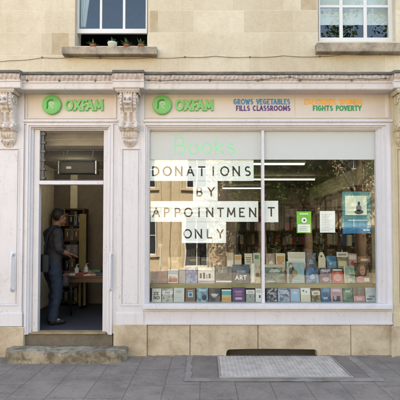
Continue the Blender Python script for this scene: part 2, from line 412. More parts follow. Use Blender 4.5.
M['wood'] = flat('pale shelf wood', (.30, .25, .12), .55, var=.2, scale=5); M['dwood'] = flat('dark shelf wood', (.10, .055, .03), .5, var=.3, scale=4)
M['carpet'] = flat('blue grey carpet', (.035, .04, .055), .95, var=.2, scale=60)
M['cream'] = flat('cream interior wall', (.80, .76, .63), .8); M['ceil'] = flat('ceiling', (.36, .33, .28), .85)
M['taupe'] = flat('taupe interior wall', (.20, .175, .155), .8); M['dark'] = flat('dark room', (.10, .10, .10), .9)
M['riser'] = stone_plain('riser stone with painted shade', (.17, .145, .115), (.09, .078, .062), .8, 5)  # the riser's shade is put into its stone colour
M['brass'] = stone_plain('worn door sill wood', (.34, .25, .14), (.14, .10, .06), .7, 6)
M['cable'] = flat('grey cable', (.16, .14, .11), .7)
# pavement flags: columns run away from the wall, staggered lengths
def paving():
    n = NT('grey paving flags'); s = n.sep()
    u = n.math('ADD', s[0], .055); wv = .394
    cu_ = n.math('DIVIDE', u, wv); colm = n.math('FLOOR', cu_); off = n.white(colm, 4.1)
    lv = .56; vv = n.math('ADD', n.math('DIVIDE', s[1], lv), off); row = n.math('FLOOR', vv)
    fu = n.math('MULTIPLY', n.math('FRACT', cu_), wv); fv = n.math('MULTIPLY', n.math('FRACT', vv), lv)
    e = n.math('MINIMUM', n.math('MINIMUM', fu, n.math('SUBTRACT', wv, fu)), n.math('MINIMUM', fv, n.math('SUBTRACT', lv, fv)))
    e = n.math('ADD', e, n.math('MULTIPLY', n.math('SUBTRACT', n.noise(30, 3), .5), .006))
    jm = n.ramp(n.math('DIVIDE', e, .012), [(.2, 1.0), (.62, 0.0)])
    idv = n.white(colm, row)
    c = n.mix(idv, (.152, .124, .105), (.204, .171, .147))
    c = n.mix(n.ramp(n.noise(2.6, 7, .65), [(.4, 0.0), (.66, .75)]), c, (.082, .069, .061))
    c = n.mix(n.ramp(n.noise(140, 3, .7), [(.48, 0.0), (.64, .7)]), c, (.29, .25, .22))
    c = n.mix(n.ramp(n.noise(17, 2, .5), [(.66, 0.0), (.70, .6)]), c, (.05, .045, .042))
    c = n.mix(n.ramp(n.noise(8, 8, .75, dist=1.0), [(.5, 0.0), (.62, .4)]), c, (.24, .215, .195))
    c = n.mix(n.math('MULTIPLY', jm, .6), c, (.055, .048, .043))
    h = n.math('ADD', n.math('MULTIPLY', jm, -1.2), n.math('ADD', n.math('MULTIPLY', n.noise(140, 3, .7), .35), n.math('ADD', n.math('MULTIPLY', idv, .6), n.math('MULTIPLY', n.noise(5, 4), .5))))
    n.bump(h, .35, .006)
    return n.fin(c, .85, .3)
M['flags'] = paving()
M['concrete'] = stone_plain('patched concrete', (.25, .22, .195), (.12, .105, .092), .9, 4)
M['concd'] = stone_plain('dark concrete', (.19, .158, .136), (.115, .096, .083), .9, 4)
M['slot'] = flat('dark slot backing', (.06, .056, .052), .6)
M['asphalt'] = stone_plain('asphalt', (.055, .055, .056), (.035, .035, .036), .6, 3)
M['ground'] = stone_plain('earth', (.12, .115, .09), (.07, .07, .05), .6, .4)
M['grate'] = flat('galvanised grating', (.40, .355, .315), .6, metal=.0, var=.2, scale=7)

# ------------------------------------------------------------------ setting
def sheet(name, x0, x1, y0, y1, z, mat):
    mb = MB(); mb.bm.faces.new([mb.bm.verts.new(p) for p in ((x0, y0, z), (x1, y0, z), (x1, y1, z), (x0, y1, z))])
    return tag(mb.build(name, mat), kind='structure')
sheet('ground', -600, 600, -600, 600, -.16, M['ground'])
sheet('road', -90, 90, -10, -3.05, -.125, M['asphalt'])
tag(MB().box(-60, 60, -2.9, .30, -.15, 0).build('pavement', M['flags']), kind='structure')
tag(MB().box(-60, 60, -3.05, -2.903, -.15, -.004, .012).build('kerb', M['concrete']), kind='structure')
tag(MB().box(-60, 60, -13.9, -10.15, -.15, 0).build('opposite_pavement', M['flags']), kind='structure')
tag(MB().box(-60, 60, -10.147, -10, -.15, -.004, .012).build('opposite_kerb', M['concrete']), kind='structure')

# ------------------------------------------------------------------ the shop building
B = empty('shop_building', (0, 0, 0), 'cream stone building with a white painted classical shopfront on its ground floor', 'building')
PYREF = 20
WY = .05   # face of the upper wall
LW = (X(75, WY), X(148, WY), Z(46, WY), Z(-70, WY)); RW = (X(318, WY), X(395.5, WY), Z(41.5, WY), Z(-75, WY))
mb = MB(); wall_holes(mb, -5.2, 5.2, 3.70, 10.5, [LW, RW], WY, .35); mb.build('upper_wall', M['wall'], B)
PYREF = 235
# side and rear of the building
MB().box(-5.2, -5.0, .352, 9, 0, 10.5).build('side_wall', M['wall'], B)
MB().box(5.0, 5.2, .352, 9, 0, 10.5).build('side_wall', M['wall'], B)
MB().box(-4.998, 4.998, 8.8, 9, 0, 10.5).build('rear_wall', M['wall'], B)
MB().box(-5.25, 5.25, .03, 9.05, 10.502, 10.75).build('roof', M['lead'], B)
# ground floor wall beyond the pilasters
MB().box(-5.2, X(-10, 0), .03, .30, 0, 3.695).build('ground_floor_wall', M['stone2'], B)
MB().box(X(419, 0), 5.2, .03, .30, 0, 3.695).build('ground_floor_wall', M['stone2'], B)
# wall behind the fascia, over door and window
MB().box(X(-9.5), X(418.5), .062, .30, Z(129.5, .06), 3.698).build('lintel', M['white'], B)

# interior shell
FZ = .32; CZ = 2.98
MB().box(-4.99, 4.99, .13, 8.79, .1, FZ).build('shop_floor', M['carpet'], B)
MB().box(-4.99, 4.99, .31, 8.79, CZ, CZ + .2).build('shop_ceiling', M['ceil'], B)
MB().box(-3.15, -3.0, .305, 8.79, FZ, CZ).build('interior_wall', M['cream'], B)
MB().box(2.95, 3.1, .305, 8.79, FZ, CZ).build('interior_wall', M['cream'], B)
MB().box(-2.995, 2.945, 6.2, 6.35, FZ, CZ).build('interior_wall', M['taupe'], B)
# partition between door lobby and the window display
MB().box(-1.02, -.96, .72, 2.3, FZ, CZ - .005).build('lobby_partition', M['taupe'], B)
# first-floor room shell
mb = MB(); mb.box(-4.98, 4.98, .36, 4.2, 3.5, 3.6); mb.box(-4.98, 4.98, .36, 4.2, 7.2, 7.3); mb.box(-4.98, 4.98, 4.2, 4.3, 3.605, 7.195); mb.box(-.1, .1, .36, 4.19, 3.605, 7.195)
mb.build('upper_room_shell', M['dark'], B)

PYREF = 340
# plinth, with the cellar light's opening cut out of it
def notch(px0, px1, base=357):
    return None
zt = Z(324.6, -.02); slot_l, slot_r, slot_z = X(226, -.02), X(317.5, -.02), Z(349, -.02)
def block(px0, px1, Yf, z1, cut=None, mat='stone'):
    x0, x1 = X(px0, Yf) + .003, X(px1, Yf) - .003; mb = MB(); r = .05
    if cut is None: mb.box(x0, x1, Yf, .25, -.05, z1, .008)
    elif cut == 'l':
        pts = [(x0, -.05), (slot_l, -.05), (slot_l, slot_z - r)] + [(slot_l + r - r * math.cos(a), slot_z - r + r * math.sin(a)) for a in (R(30), R(60), R(90))] + [(x1, slot_z), (x1, z1), (x0, z1)]
        mb.prism(pts, Yf, .25, .006)
    else:
        pts = [(x0, slot_z), ] + [(slot_r - r + r * math.sin(a), slot_z - r + r * math.cos(a)) for a in (0, R(30), R(60), R(90))] + [(slot_r, -.05), (x1, -.05), (x1, z1), (x0, z1)]
        mb.prism(pts, Yf, .25, .006)
    mb.build('plinth_block', M[mat], B)
block(147, 190, -.02, zt); block(190, 258, -.02, zt, 'l'); block(258, 351, -.02, zt, 'r'); block(351, 391.5, -.02, zt)
block(113, 147, -.05, Z(324.5, -.05)); block(-9, 23.5, -.05, Z(327, -.05)); block(391.5, 419, -.05, Z(326, -.05))
MB().box(slot_l - .05, slot_r + .05, .12, .14, -.05, slot_z + .05).build('cellar_opening', M['slot'], B)  # dark sheet backing the cut opening

PYREF = 235
# pilasters with sunk panels
def pilaster(px0, px1, pan, Yf, mat, pz=(148, 306)):
    mb = MB(); o = (X(px0, Yf), X(px1, Yf), Z(326, Yf), Z(91, Yf))
    p0 = (X(pan[0], Yf), X(pan[1], Yf), Z(pz[1], Yf), Z(pz[0], Yf))
    mb.ring(o, p0, [(0, .06), (0, Yf), (1, Yf)])
    q = (p0[0] + .035, p0[1] - .035, p0[2] + .035, p0[3] - .035)
    mb.ring(p0, q, [(0, Yf), (.15, Yf - .008), (.45, Yf - .008), (.6, Yf + .012), (1, Yf + .014), (1.0, Yf + .006)])
    mb.ring(q, ((q[0] + q[1]) / 2 - .001, (q[0] + q[1]) / 2 + .001, (q[2] + q[3]) / 2 - .001, (q[2] + q[3]) / 2 + .001), [(0, Yf + .006), (1, Yf + .006)])
    mb.pbox(px0 - .6, px1 + .6, 313, 326.6, Yf - .014, Yf + .05, .006)
    return mb.build('pilaster', M[mat], B)
pilaster(117, 143.5, (120.5, 140.5), -.03, 'white'); pilaster(-9, 22.5, (-5, 19), -.03, 'white'); pilaster(393, 419, (397, 416), -.03, 'stone2')
MB().pbox(390.4, 393.4, 119, 324.6, -.022, .06, .003).build('edge_board', M['white'], B)
MB().pbox(143.1, 146, 306, 324.6, -.024, .06, .003).build('edge_board', M['white'], B)
# painted strips between pilasters and door surround
MB().pbox(109.5, 117.3, 121, 333.5, -.012, .1, .004).build('door_side_board', M['white'], B)
MB().pbox(22.3, 25.2, 121, 328, -.008, .1, .003).build('door_side_board', M['white'], B)

PYREF = 105
# fascia boards and panel mouldings
def fascia(px0, px1, pan):
    mb = MB(); o = (X(px0), X(px1), Z(121), Z(90)); p = tuple((X(pan[0]), X(pan[1]), Z(pan[3]), Z(pan[2])))
    mb.ring(o, p, [(0, .06), (0, -.004), (1, -.004)])
    q = (p[0] + .05, p[1] - .05, p[2] + .035, p[3] - .03)
    mb.ring(p, q, [(0, -.004), (.12, -.016), (.4, -.016), (.55, .004), (.9, .010), (1, .012)])
    t = (q[0] + q[1]) / 2; u = (q[2] + q[3]) / 2
    mb.ring(q, (t - .3, t + .3, u - .001, u + .001), [(0, .012), (1, .012)])
    mb.bm.faces.new([mb.bm.verts.new(v) for v in ((t - .3, .012, u - .001), (t + .3, .012, u - .001), (t + .3, .012, u + .001), (t - .3, .012, u + .001))])
    mb.build('fascia', M['whitef'], B)
    mb = MB(); Yf = -.045
    mb.pbox(px0, px1, 119.6, 121.8, Yf, .05, .006); mb.pbox(px0, px1, 121.8, 124.2, Yf + .022, .05, .005)
    mb.build('fascia_moulding', M['white'], B)
fascia(22.6, 118, (26, 117, 92, 119)); fascia(143, 393, (142.8, 389, 92, 118.5))
MB().box(X(295) - .002, X(295) + .002, .009, .03, Z(116.5), Z(94.5)).build('fascia_joint', M['corn2'], B)

# cornice
def cornice(px0, px1, Yf, brk=False):
    x0, x1 = X(px0, Yf), X(px1, Yf)
    z_lead, z_egg, z_bd, z_so = 3.872, 3.832, 3.748, 3.640
    if brk: z_lead, z_egg, z_bd, z_so = [q - .0035 for q in (z_lead, z_egg, z_bd, z_so)]
    zz = [(.06, 3.93), (Yf - .03, z_lead), (Yf - .035, z_lead - .012), (Yf - .03, z_lead - .034), (Yf + .0, z_egg)]
    def ex(mb, prof, mi=0):
        A = [mb.bm.verts.new((x0, y, z)) for y, z in prof]; Bv = [mb.bm.verts.new((x1, y, z)) for y, z in prof]
        for i in range(len(prof) - 1): mb.bm.faces.new((A[i], Bv[i], Bv[i + 1], A[i + 1])).material_index = mi
        mb.bm.faces.new(A).material_index = mi; mb.bm.faces.new(Bv).material_index = mi
    root = MB(); n = max(6, int((x1 - x0) / .03)); 
    # lead with a wavy worn edge
    nl = max(4, int((x1 - x0) / .05)); P = []
    for i in range(nl + 1):
        x = x0 + (x1 - x0) * i / nl; d = noise.noise(Vector((x * 4.1, 2.2, Yf))) * .012
        P.append([root.bm.verts.new((x, y + (d if k in (1, 2, 3) else 0), z + (d * .8 if k in (1, 2, 3) else 0))) for k, (y, z) in enumerate(zz)])
    for i in range(nl):
        for k in range(len(zz) - 1): root.bm.faces.new((P[i][k], P[i + 1][k], P[i + 1][k + 1], P[i][k + 1]))
    root.bm.faces.new(P[0] + [root.bm.verts.new((x0, .06, z_egg))]); root.bm.faces.new(P[-1] + [root.bm.verts.new((x1, .06, z_egg))])
    c = root.build('cornice', M['lead'], B)
    # egg moulding: pitted, uneven
    eg = MB(); pitch = .062; nx = int((x1 - x0) / .009) + 2; nz = 9
    def f(u, v):
        x = x0 + (x1 - x0) * u; z = z_egg + (z_bd - z_egg) * v; ph = (x / pitch) * 2 * math.pi
        b = max(0, math.cos(ph)) ** .7 * math.sin(math.pi * min(1, v * 1.05)) * .026
        b += noise.noise(Vector((x * 23, z * 40, 1))) * .011 + noise.noise(Vector((x * 7, z * 12, 5))) * .005
        return (x, Yf + .022 * (1 - math.cos(v * math.pi / 2)) * 0 - .012 * (1 - v) - b, z)
    eg.grid(f, nx, nz)
    eg.box(x0, x1, Yf + .03, .058, z_bd + .001, z_egg - .001)
    eg.build('egg_moulding', M['corn2'], c)
    bd = MB(); ex(bd, [(.058, z_bd - .001), (Yf - .012, z_bd - .001), (Yf - .012, z_bd - .018), (Yf, z_bd - .022), (Yf, z_so + .012), (Yf + .008, z_so), (.058, z_so)])
    bd.build('cornice_board', M['corn'], c)
cornice(19, 113.4, -.2); cornice(142.5, 395.6, -.2)
cornice(-10, 20, -.275, True); cornice(112.4, 143.8, -.275, True); cornice(394.2, 420, -.275, True)
for px in (27, 59, 95, 160, 210, 258, 300, 352):
    MB().box(X(px, -.21) - .012, X(px, -.21) + .012, -.222, -.205, 3.742, 3.772, .004).build('bolt', M['lead'], B)
# small bed moulding under the cornice board
for a, b in ((22.8, 112), (144, 393)):
    MB().pbox(a, b, 91.2, 92.6, -.035, .05, .004).build('bed_moulding', M['whitef'], B)

# carved consoles
def console(pxc, hw, mat='consol'):
    xc = X(pxc, -.1); hw = hw / 70.0; z1, z0 = Z(94.0, -.1), Z(146, -.1)
    def prof(v):
        pts = [(0, .185), (.06, .195), (.14, .205), (.22, .20), (.3, .175), (.36, .14), (.42, .115), (.52, .098), (.57, .10), (.6, .135), (.66, .14), (.70, .105), (.73, .06), (.8, .058), (.9, .045), (1, .012)]
        for (a, p), (b, q) in zip(pts, pts[1:]):
            if v <= b:
                t = (v - a) / (b - a); t = t * t * (3 - 2 * t); return p + (q - p) * t
        return .01
    def wid(v):
        if v < .56: return 1.0 - .06 * math.sin(v / .56 * math.pi)
        if v < .71: return 1.08
        return max(.18, .92 * math.sqrt(max(0, 1 - ((v - .71) / .30) ** 3.2)))
    def gs(x, c, s): return math.exp(-((x - c) / s) ** 2)
    def relief(u, v):
        a = abs(u); r = 0
        if v < .38:       # leaf mask: brow, cheeks, nose, curls down both sides
            r += .030 * gs(a, .26, .16) * gs(v, .13, .03) + .034 * gs(a, 0, .12) * gs(v, .17, .05) + .028 * gs(a, .33, .17) * gs(v, .215, .035)
            r -= .030 * gs(a, .27, .11) * gs(v, .168, .018); r -= .026 * gs(a, 0, .2) * gs(v, .262, .014); r += .024 * gs(a, 0, .18) * gs(v, .235, .016) + .026 * gs(a, 0, .2) * gs(v, .295, .025)
            for k in range(6): r += .022 * gs(a, .78, .13) * gs(v, .03 + k * .055, .02)
            for k in range(4): r += .020 * gs(u, -.48 + k * .32, .12) * gs(v, .045, .03)
            r -= .018 * gs(a, .58, .06)
        elif v < .57:     # flutes
            r += .016 * math.cos(u * 9.2) * min(1, (v - .36) * 20) * min(1, (.58 - v) * 20) + .012 * gs(a, .9, .1)
        elif v < .71:     # small scroll with waist
            r += .018 * gs(a, .85, .22) - .022 * gs(a, .42, .14) + .018 * gs(a, 0, .2)
        else:             # hanging leaf
            t = (v - .71) / .29
            for k in range(-2, 3): r += .020 * gs(u, k * .36, .15) * (gs(t, .28 - abs(k) * .05, .16) + gs(t, .72 - abs(k) * .06, .15))
            r -= .015 * gs(t, .5, .05)
        return r
    def f(u, v):
        uu = u * 2 - 1; edge = min(1, (1 - abs(uu)) / .06); d = (prof(v) + relief(uu, v) * 1.45) 
        d += noise.noise(Vector((uu * 5 + pxc, v * 21, 3))) * .004
        return (xc + uu * hw * wid(v), -.03 - d * (.15 + .85 * math.sqrt(edge)) if edge < 1 else -.03 - d, z1 + (z0 - z1) * v)
    mb = MB(); nu, nv = 64, 200; mb.grid(f, nu, nv)
    for sgn in (0, 1):                                   # flanks
        def g(u, v, sgn=sgn):
            p = f(float(sgn), v); return (p[0], -.03 + .02 + (p[1] - (-.03 + .02)) * u, p[2])
        mb.grid(g, 4, nv)
    # side volutes
    for sx in (-1, 1):
        for vc, rr in ((.14, .075), (.635, .04)):
            zc = z1 + (z0 - z1) * vc; yc = -.03 - prof(vc) * .55; pts = []
            for k in range(26):
                a = k * .42; q = rr * (1 - k / 30); pts.append((xc + sx * hw * (1.0 if vc < .5 else 1.08), yc - q * math.cos(a), zc + q * math.sin(a)))
            mb.tube(pts, .011, 6)
    o = mb.build('console', M[mat], B)
    cap = MB(); Y = -.03                                 # flared cap
    zc1, zc0 = 3.634, z1 - .004
    prof2 = [(hw * 1.36, .232, zc1), (hw * 1.36, .232, zc1 - .022), (hw * 1.18, .215, zc1 - .05), (hw * 1.06, .20, zc0)]
    rings = [[cap.bm.verts.new(p) for p in ((xc - a, Y + .02, z), (xc - a, Y - d, z), (xc + a, Y - d, z), (xc + a, Y + .02, z))] for a, d, z in prof2]
    for A, Bq in zip(rings, rings[1:]):
        for i in range(3): cap.bm.faces.new((A[i], A[i + 1], Bq[i + 1], Bq[i]))
    cap.bm.faces.new(rings[0]); cap.bm.faces.new(rings[-1])
    cap.build('cap', M['corn2'] if mat == 'consol' else M[mat], o)
console(129.3, 8.4); console(7.2, 8.4); console(404.5, 8.8, 'stone2')

PYREF = 235
# ---- doorway
dy = .05
DF = MB()
o = (X(25, -.03), X(112.5, -.03), FZ - .02, Z(123.8, -.03)); i_ = (X(33, dy), X(107, dy), FZ - .02, Z(129.6, dy))
DF.ring(o, i_, [(0, .02), (0, -.03), (.35, -.03), (.42, -.012), (.66, -.012), (.72, .02), (.97, .03), (1, dy)], sides='ltr')
door = DF.build('door_surround', M['white'], B)
fr = MB()
fr.box(X(33, dy), X(38.6, dy), dy, .14, Z(334.5, dy), Z(129.6, dy), .005); fr.box(X(103, dy), X(107, dy), dy, .14, Z(334.5, dy), Z(129.6, dy), .005)
fr.box(X(38.5, dy), X(103.1, dy), dy + .002, .138, Z(130.6, dy), Z(127, dy), .004)
fr.build('door_frame', M['white'], door)
MB().box(X(38.4, dy), X(103.2, dy), dy - .006, .136, Z(184.6, dy), Z(180.6, dy), .006).build('transom', M['white'], door)
MB().box(X(33.5, dy), X(107.5, dy), -.02, .15, Z(334, 0), FZ + .006, .008).build('threshold', M['brass'], door)
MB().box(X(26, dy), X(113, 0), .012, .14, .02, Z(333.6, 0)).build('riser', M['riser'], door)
# louvre light over the transom
fx0, fx1 = X(39.5, .1), X(103, .1); ft, fb = Z(130.5, .1), Z(180.6, .1)
lo = MB(); lo.box(fx0 + .015, fx0 + .055, .085, .125, fb, ft, .003)
for k in range(6):
    zc = fb + .03 + k * (ft - fb - .05) / 5.3; lo.box(fx0 + .01, fx0 + .075, .075, .14, zc - .012, zc + .022, .004)
lv = lo.build('louvre_track', M['dsteel'], door)
for k in range(5):
    zc = fb + .015 + k * (ft - fb - .01) / 5; h = (ft - fb) / 5 + .012; mb = MB()
    mx = Matrix.Translation((0, .105, zc + h / 2)) @ Matrix.Rotation(R(14), 4, 'X')
    t = MB(); t.box(fx0 + .06, fx1 - .002, -.003, .003, -h / 2, h / 2); mb.add(t.bm, 0, mx)
    t = MB(); t.box(fx0 + .06, fx1 - .002, -.0045, .0045, -h / 2 - .006, -h / 2 - .0005); mb.add(t.bm, 1, mx)
    mb.build('louvre_pane', [M['lglass'], M['dsteel']], lv)

# grab handles on the boards beside the door
for px, Yb in ((12.3, -.025), (110.6, -.013)):
    x = X(px, -.05); mb = MB(); za, zb = Z(254, -.05), Z(290, -.05)
    mb.tube([(x, Yb + .004, za), (x, Yb - .03, za), (x, Yb - .05, za - .02), (x, Yb - .055, za - .05), (x, Yb - .055, zb + .05), (x, Yb - .05, zb + .02), (x, Yb - .03, zb), (x, Yb + .004, zb)], .0155, 10)
    mx = Matrix.Rotation(R(90), 4, 'X')
    for z in (za, zb): mb.lathe([(.034, 0), (.034, .008), (.02, .014)], (x, Yb + .003, z), 16, mx=mx)
    mb.build('grab_handle', M['white'], B)

# ---- shop window
wy = .06
SW = MB()
o = (X(143.3, -.035), X(391.3, -.035), Z(309.2, -.035), Z(123.6, -.035)); i_ = (X(149.6, wy), X(376.2, wy), Z(303, wy), Z(131, wy))
SW.ring(o, i_, [(0, .03), (0, -.035), (.28, -.035), (.34, -.012), (.58, -.012), (.64, .012), (.84, .012), (.9, .035), (1, .035), (1, .10)])
win = SW.build('shop_window', M['white'], B)
mb = MB(); mb.box(X(143.8, -.09), X(391.8, -.09), -.092, .055, Z(309.3, -.09), Z(304.4, -.09), .008)
mb.pbox(143.7, 391.9, 309, 311, -.055, .0, .006); mb.build('window_sill', M['white'], win)
mb = MB(); mb.pbox(144, 391.4, 310.5, 324.8, -.03, .08, .004); mb.pbox(143.5, 391.8, 322.2, 324.9, -.04, .05, .004); mb.build('stall_board', M['white'], win)
MB().box(X(261.4, wy), X(264.3, wy), .018, .105, i_[2] - .002, i_[3] + .002, .006).build('mullion', M['white'], win)
gx = (i_[0] - .01, X(262.2, wy), X(263.5, wy), i_[1] + .01)
for a, b in ((gx[0], gx[1]), (gx[2], gx[3])):
    gp = MB().box(a, b, .070, .076, i_[2] - .01, i_[3] + .01); [setattr(f, 'material_index', 1) for f in gp.bm.faces if not all(abs(v.co.y - .070) < 1e-5 for v in f.verts)]; gp.build('glass_pane', [M['glass'], M['clear']], win)
def frosted():
    n = NT('frosted vinyl'); n.fin((.60, .635, .64), .5, .3); t = n.t
    tl = t.nodes.new('ShaderNodeBsdfTranslucent'); tl.inputs[0].default_value = (.8, .84, .83, 1); mx = t.nodes.new('ShaderNodeMixShader'); mx.inputs[0].default_value = .2
    t.links.new(n.b.outputs[0], mx.inputs[1]); t.links.new(tl.outputs[0], mx.inputs[2]); t.links.new(mx.outputs[0], n.out.inputs['Surface']); return n.m
M['frost'] = frosted()
for a, b in ((gx[0] + .012, gx[1] - .012), (gx[2] + .012, gx[3] - .012)):
    MB().box(a, b, .0682, .0695, Z(159.6, .068), i_[3] + .005).build('frosted_band', M['frost'], win)
strokes(MB(), 'Books', X(174.5, .07), X(235.5, .07), Z(154.4, .07), Z(136.8, .07), .0680, .0008, .085, gap=.16).build('lettering', M['mint'], win)

PYREF = 20
# ---- upper sash windows
def sash(px_o, rail, mun_x, mun_z, stile, open_to=None, top=-66):
    Ys = .16; mb = MB(); a, b = px_o
    zb = Z(rail[1], Ys); ztop = Z(top, Ys)
    lo_ = Z(open_to, Ys) if open_to else zb
    oo = (X(a, Ys) - .06, X(b, Ys) + .06, lo_ - .03, ztop + .06); ii = (X(a, Ys) + .004, X(b, Ys) - .004, lo_ + .012, ztop)
    mb.ring(oo, ii, [(0, .27), (0, .203), (1, .203), (1, .27)])
    bmesh.ops.remove_doubles(mb.bm, verts=mb.bm.verts[:], dist=1e-5)
    r = mb.build('sash_window', M['swhite'], B)
    mb = MB(); zr = Z(rail[0], Ys)
    mb.box(X(a, Ys), X(stile[0], Ys), Ys, .20, zb, ztop, .004); mb.box(X(stile[1], Ys), X(b, Ys), Ys, .20, zb, ztop, .004)
    mb.box(X(stile[0], Ys) - .002, X(stile[1], Ys) + .002, Ys + .001, .199, zb, zr, .004)
    for m0, m1 in mun_x: mb.box(X(m0, Ys), X(m1, Ys), Ys + .008, .195, zr - .002, ztop, .004)
    for m0, m1 in mun_z: mb.box(X(stile[0], Ys) - .002, X(stile[1], Ys) + .002, Ys + .0095, .194, Z(m1, Ys), Z(m0, Ys), .004)
    mb.build('sash', M['swhite'], r)
    MB().box(X(stile[0], Ys) - .004, X(stile[1], Ys) + .004, .183, .187, zr - .004, ztop - .01).build('glass_pane', M['uglass'], r)
    return r
M['swhite'] = paint('white sash paint', (.64, .64, .64), amount=.12, streak=False)
s1 = sash((76.2, 147.2), (28.6, 33.2), ((99.6, 101.9), (122.7, 125.2)), ((-33, -31),), (79, 145.6), open_to=46)
s2 = sash((318.6, 394.6), (37.4, 42), ((339.6, 343), (363.8, 367.2)), ((4.6, 7.2), (-28, -26)), (320.4, 388.6))
n = NT('cream blind'); M['blind'] = n.fin((.66, .66, .60), .8)
MB().box(X(319, .26), X(394, .26), .262, .266, Z(25, .26), Z(-70, .26)).build('roller_blind', M['blind'], s2)
mb = MB()
mb.grid(lambda u, v: (X(79, .3) + .02 + u * (.30 - .22 * v ** .7), .30 + .02 * math.sin(u * 22), Z(-60, .3) + (Z(27, .3) - Z(-60, .3)) * v), 40, 8)
mb.build('curtain', M['blind'], s1)
# window sills of stone
for a, b, t, bt in ((61.8, 157, 46.3, 54), (316.6, 403, 42.3, 51.5)):
    mb = MB(); Yf = -.06
    x0, x1, z0, z1 = X(a, Yf), X(b, Yf), Z(bt, Yf), Z(t, Yf); t_ = bmesh.new()
    q = MB(); q.box(x0, x1, Yf, .20, z0, z1, .012); bmesh.ops.subdivide_edges(q.bm, edges=[e for e in q.bm.edges if e.calc_length() > .3], cuts=24)
    for v in q.bm.verts: v.co += Vector((0, 1, 1)) * noise.noise(v.co * 6) * .006
    mb.add(q.bm, 0); mb.build('stone_sill', M['sill'], B)

PYREF = 105
# ------------------------------------------------------------------ signs on the fascia
def emblem(pxc, pyc, r_px, parent):
    xc, zc, r = X(pxc), Z(pyc), r_px / 72; Yf = -.030
    mx = Matrix.Rotation(R(90), 4, 'X')
    mb = MB(); mb.lathe([(r * .97, -.008), (r, -.004), (r, .026), (r * .95, .033), (.001, .034)], (xc, Yf + .033, zc), 48, mx=mx)
    d = mb.build('emblem', M['green'], parent)
    Y = Yf - .0012
    mb = MB(); pts = []
    for k in range(26):                                   # dark cut of the ring and its tail
        a = R(58 + k * 6.2); pts.append((xc - r * .02 + r * .40 * math.cos(a), Y + .002, zc + r * .10 + r * .40 * math.sin(a)))
    pts = pts + [(xc - r * .42, Y + .002, zc - r * .14), (xc - r * .41, Y + .002, zc - r * .30), (xc - r * .46, Y + .002, zc - r * .44)]
    mb.tube(pts, r * .075, 6)
    mb.build('ring_mark', M['greend'], d)
    mb = MB(); lp = [(xc + r * (.05 + .20 * math.cos(R(200 - k * 20))), Y + .002, zc + r * (.08 + .15 * math.sin(R(200 - k * 20)))) for k in range(15)]
    mb.tube(lp, r * .062, 8); mb.tube([(xc - r * .14, Y + .0023, zc + r * .03), (xc - r * .02, Y + .0023, zc - r * .13), (xc + r * .12, Y + .0023, zc - r * .29), (xc + r * .27, Y + .0023, zc - r * .42)], r * .055, 8)
    mb.build('figure_mark', M['signpale'], d)
def logo(name, label, pxc, px0, px1):
    e = empty(name, (X(pxc), 0, Z(115)), label, 'sign', 'green shop name signs on the fascia')
    emblem(pxc, 105.2, 9.6, e)
    mb = MB(); strokes(mb, 'OXFAM', X(px0), X(px1), Z(110.8), Z(99.6), .010, .022, .20, gap=.14)
    mb.build('lettering', M['green'], e)
logo('shop_sign', 'green disc and green raised capital letters on the short fascia above the doorway', 52, 64.8, 103)
logo('shop_sign', 'green disc and green raised capital letters on the long fascia above the word Books', 162.2, 175.4, 213)
def slogan(label, l1, l2, m1, m2, r1, r2):
    e = empty('slogan_sign', (X(r1[0]), 0, Z(113)), label, 'sign', 'two line slogans on the fascia')
    for k in (0, 1): strokes(MB(), l1, X(r1[0]), X(r1[1]), Z(104.3), Z(98.7), .0105, .003, .19, gap=.20, only=k).build('lettering', M[m1], e)
    for k in (0, 1): strokes(MB(), l2, X(r2[0]), X(r2[1]), Z(110.7), Z(105.3), .0105, .003, .19, gap=.20, only=k).build('lettering', M[m2], e)
slogan('blue and purple two line slogan about vegetables and classrooms on the fascia', 'GROWS VEGETABLES', 'FILLS CLASSROOMS', 'blue', 'purple', (233.6, 290), (236.3, 290.3))
slogan('orange and green two line slogan about women and poverty on the fascia', 'EMPOWERS WOMEN', 'FIGHTS POVERTY', 'orange', 'dgreen', (305, 362), (313.2, 361.6))

PYREF = 60
# ------------------------------------------------------------------ cables
def cable(pts, label, r=.0032):
    P = []
    for i in range(len(pts) - 1):
        for k in range(6):
            t = k / 6; P.append(Vector(pts[i]).lerp(Vector(pts[i + 1]), t) + Vector((0, 0, -.012 * math.sin(t * math.pi))))
    P.append(Vector(pts[-1])); mb = MB(); mb.tube(P, r, 6)
    for p in pts[::2]: mb.box(p[0] - .012, p[0] + .012, p[1] - .008, p[1] + .02, p[2] - .008, p[2] + .012, .003)
    tag(mb.build('cable', M['cable']), label, 'cable')
cable([(X(px, .04), .042, Z(py, .04)) for px, py in ((-40, 63), (10, 60.5), (42, 57.5), (75, 57), (100, 58.2), (150, 57.6), (185, 57), (215, 56), (250, 57), (284, 55.5), (320, 56.5), (345, 53.8), (380, 54.5), (440, 54))], 'long thin grey cable clipped across the stone wall just below the window sills')
cable([(X(px, -.23), -.226, Z(py, -.23)) for px, py in ((148, 79.8), (175, 79.5), (210, 79.2), (235, 79.4), (262, 79), (272, 77.4), (290, 76.4), (306, 79), (330, 78.6), (360, 78.2), (386, 78))], 'thin grey cable sagging along the rough cornice moulding over the shop window', .004)

PYREF = 360
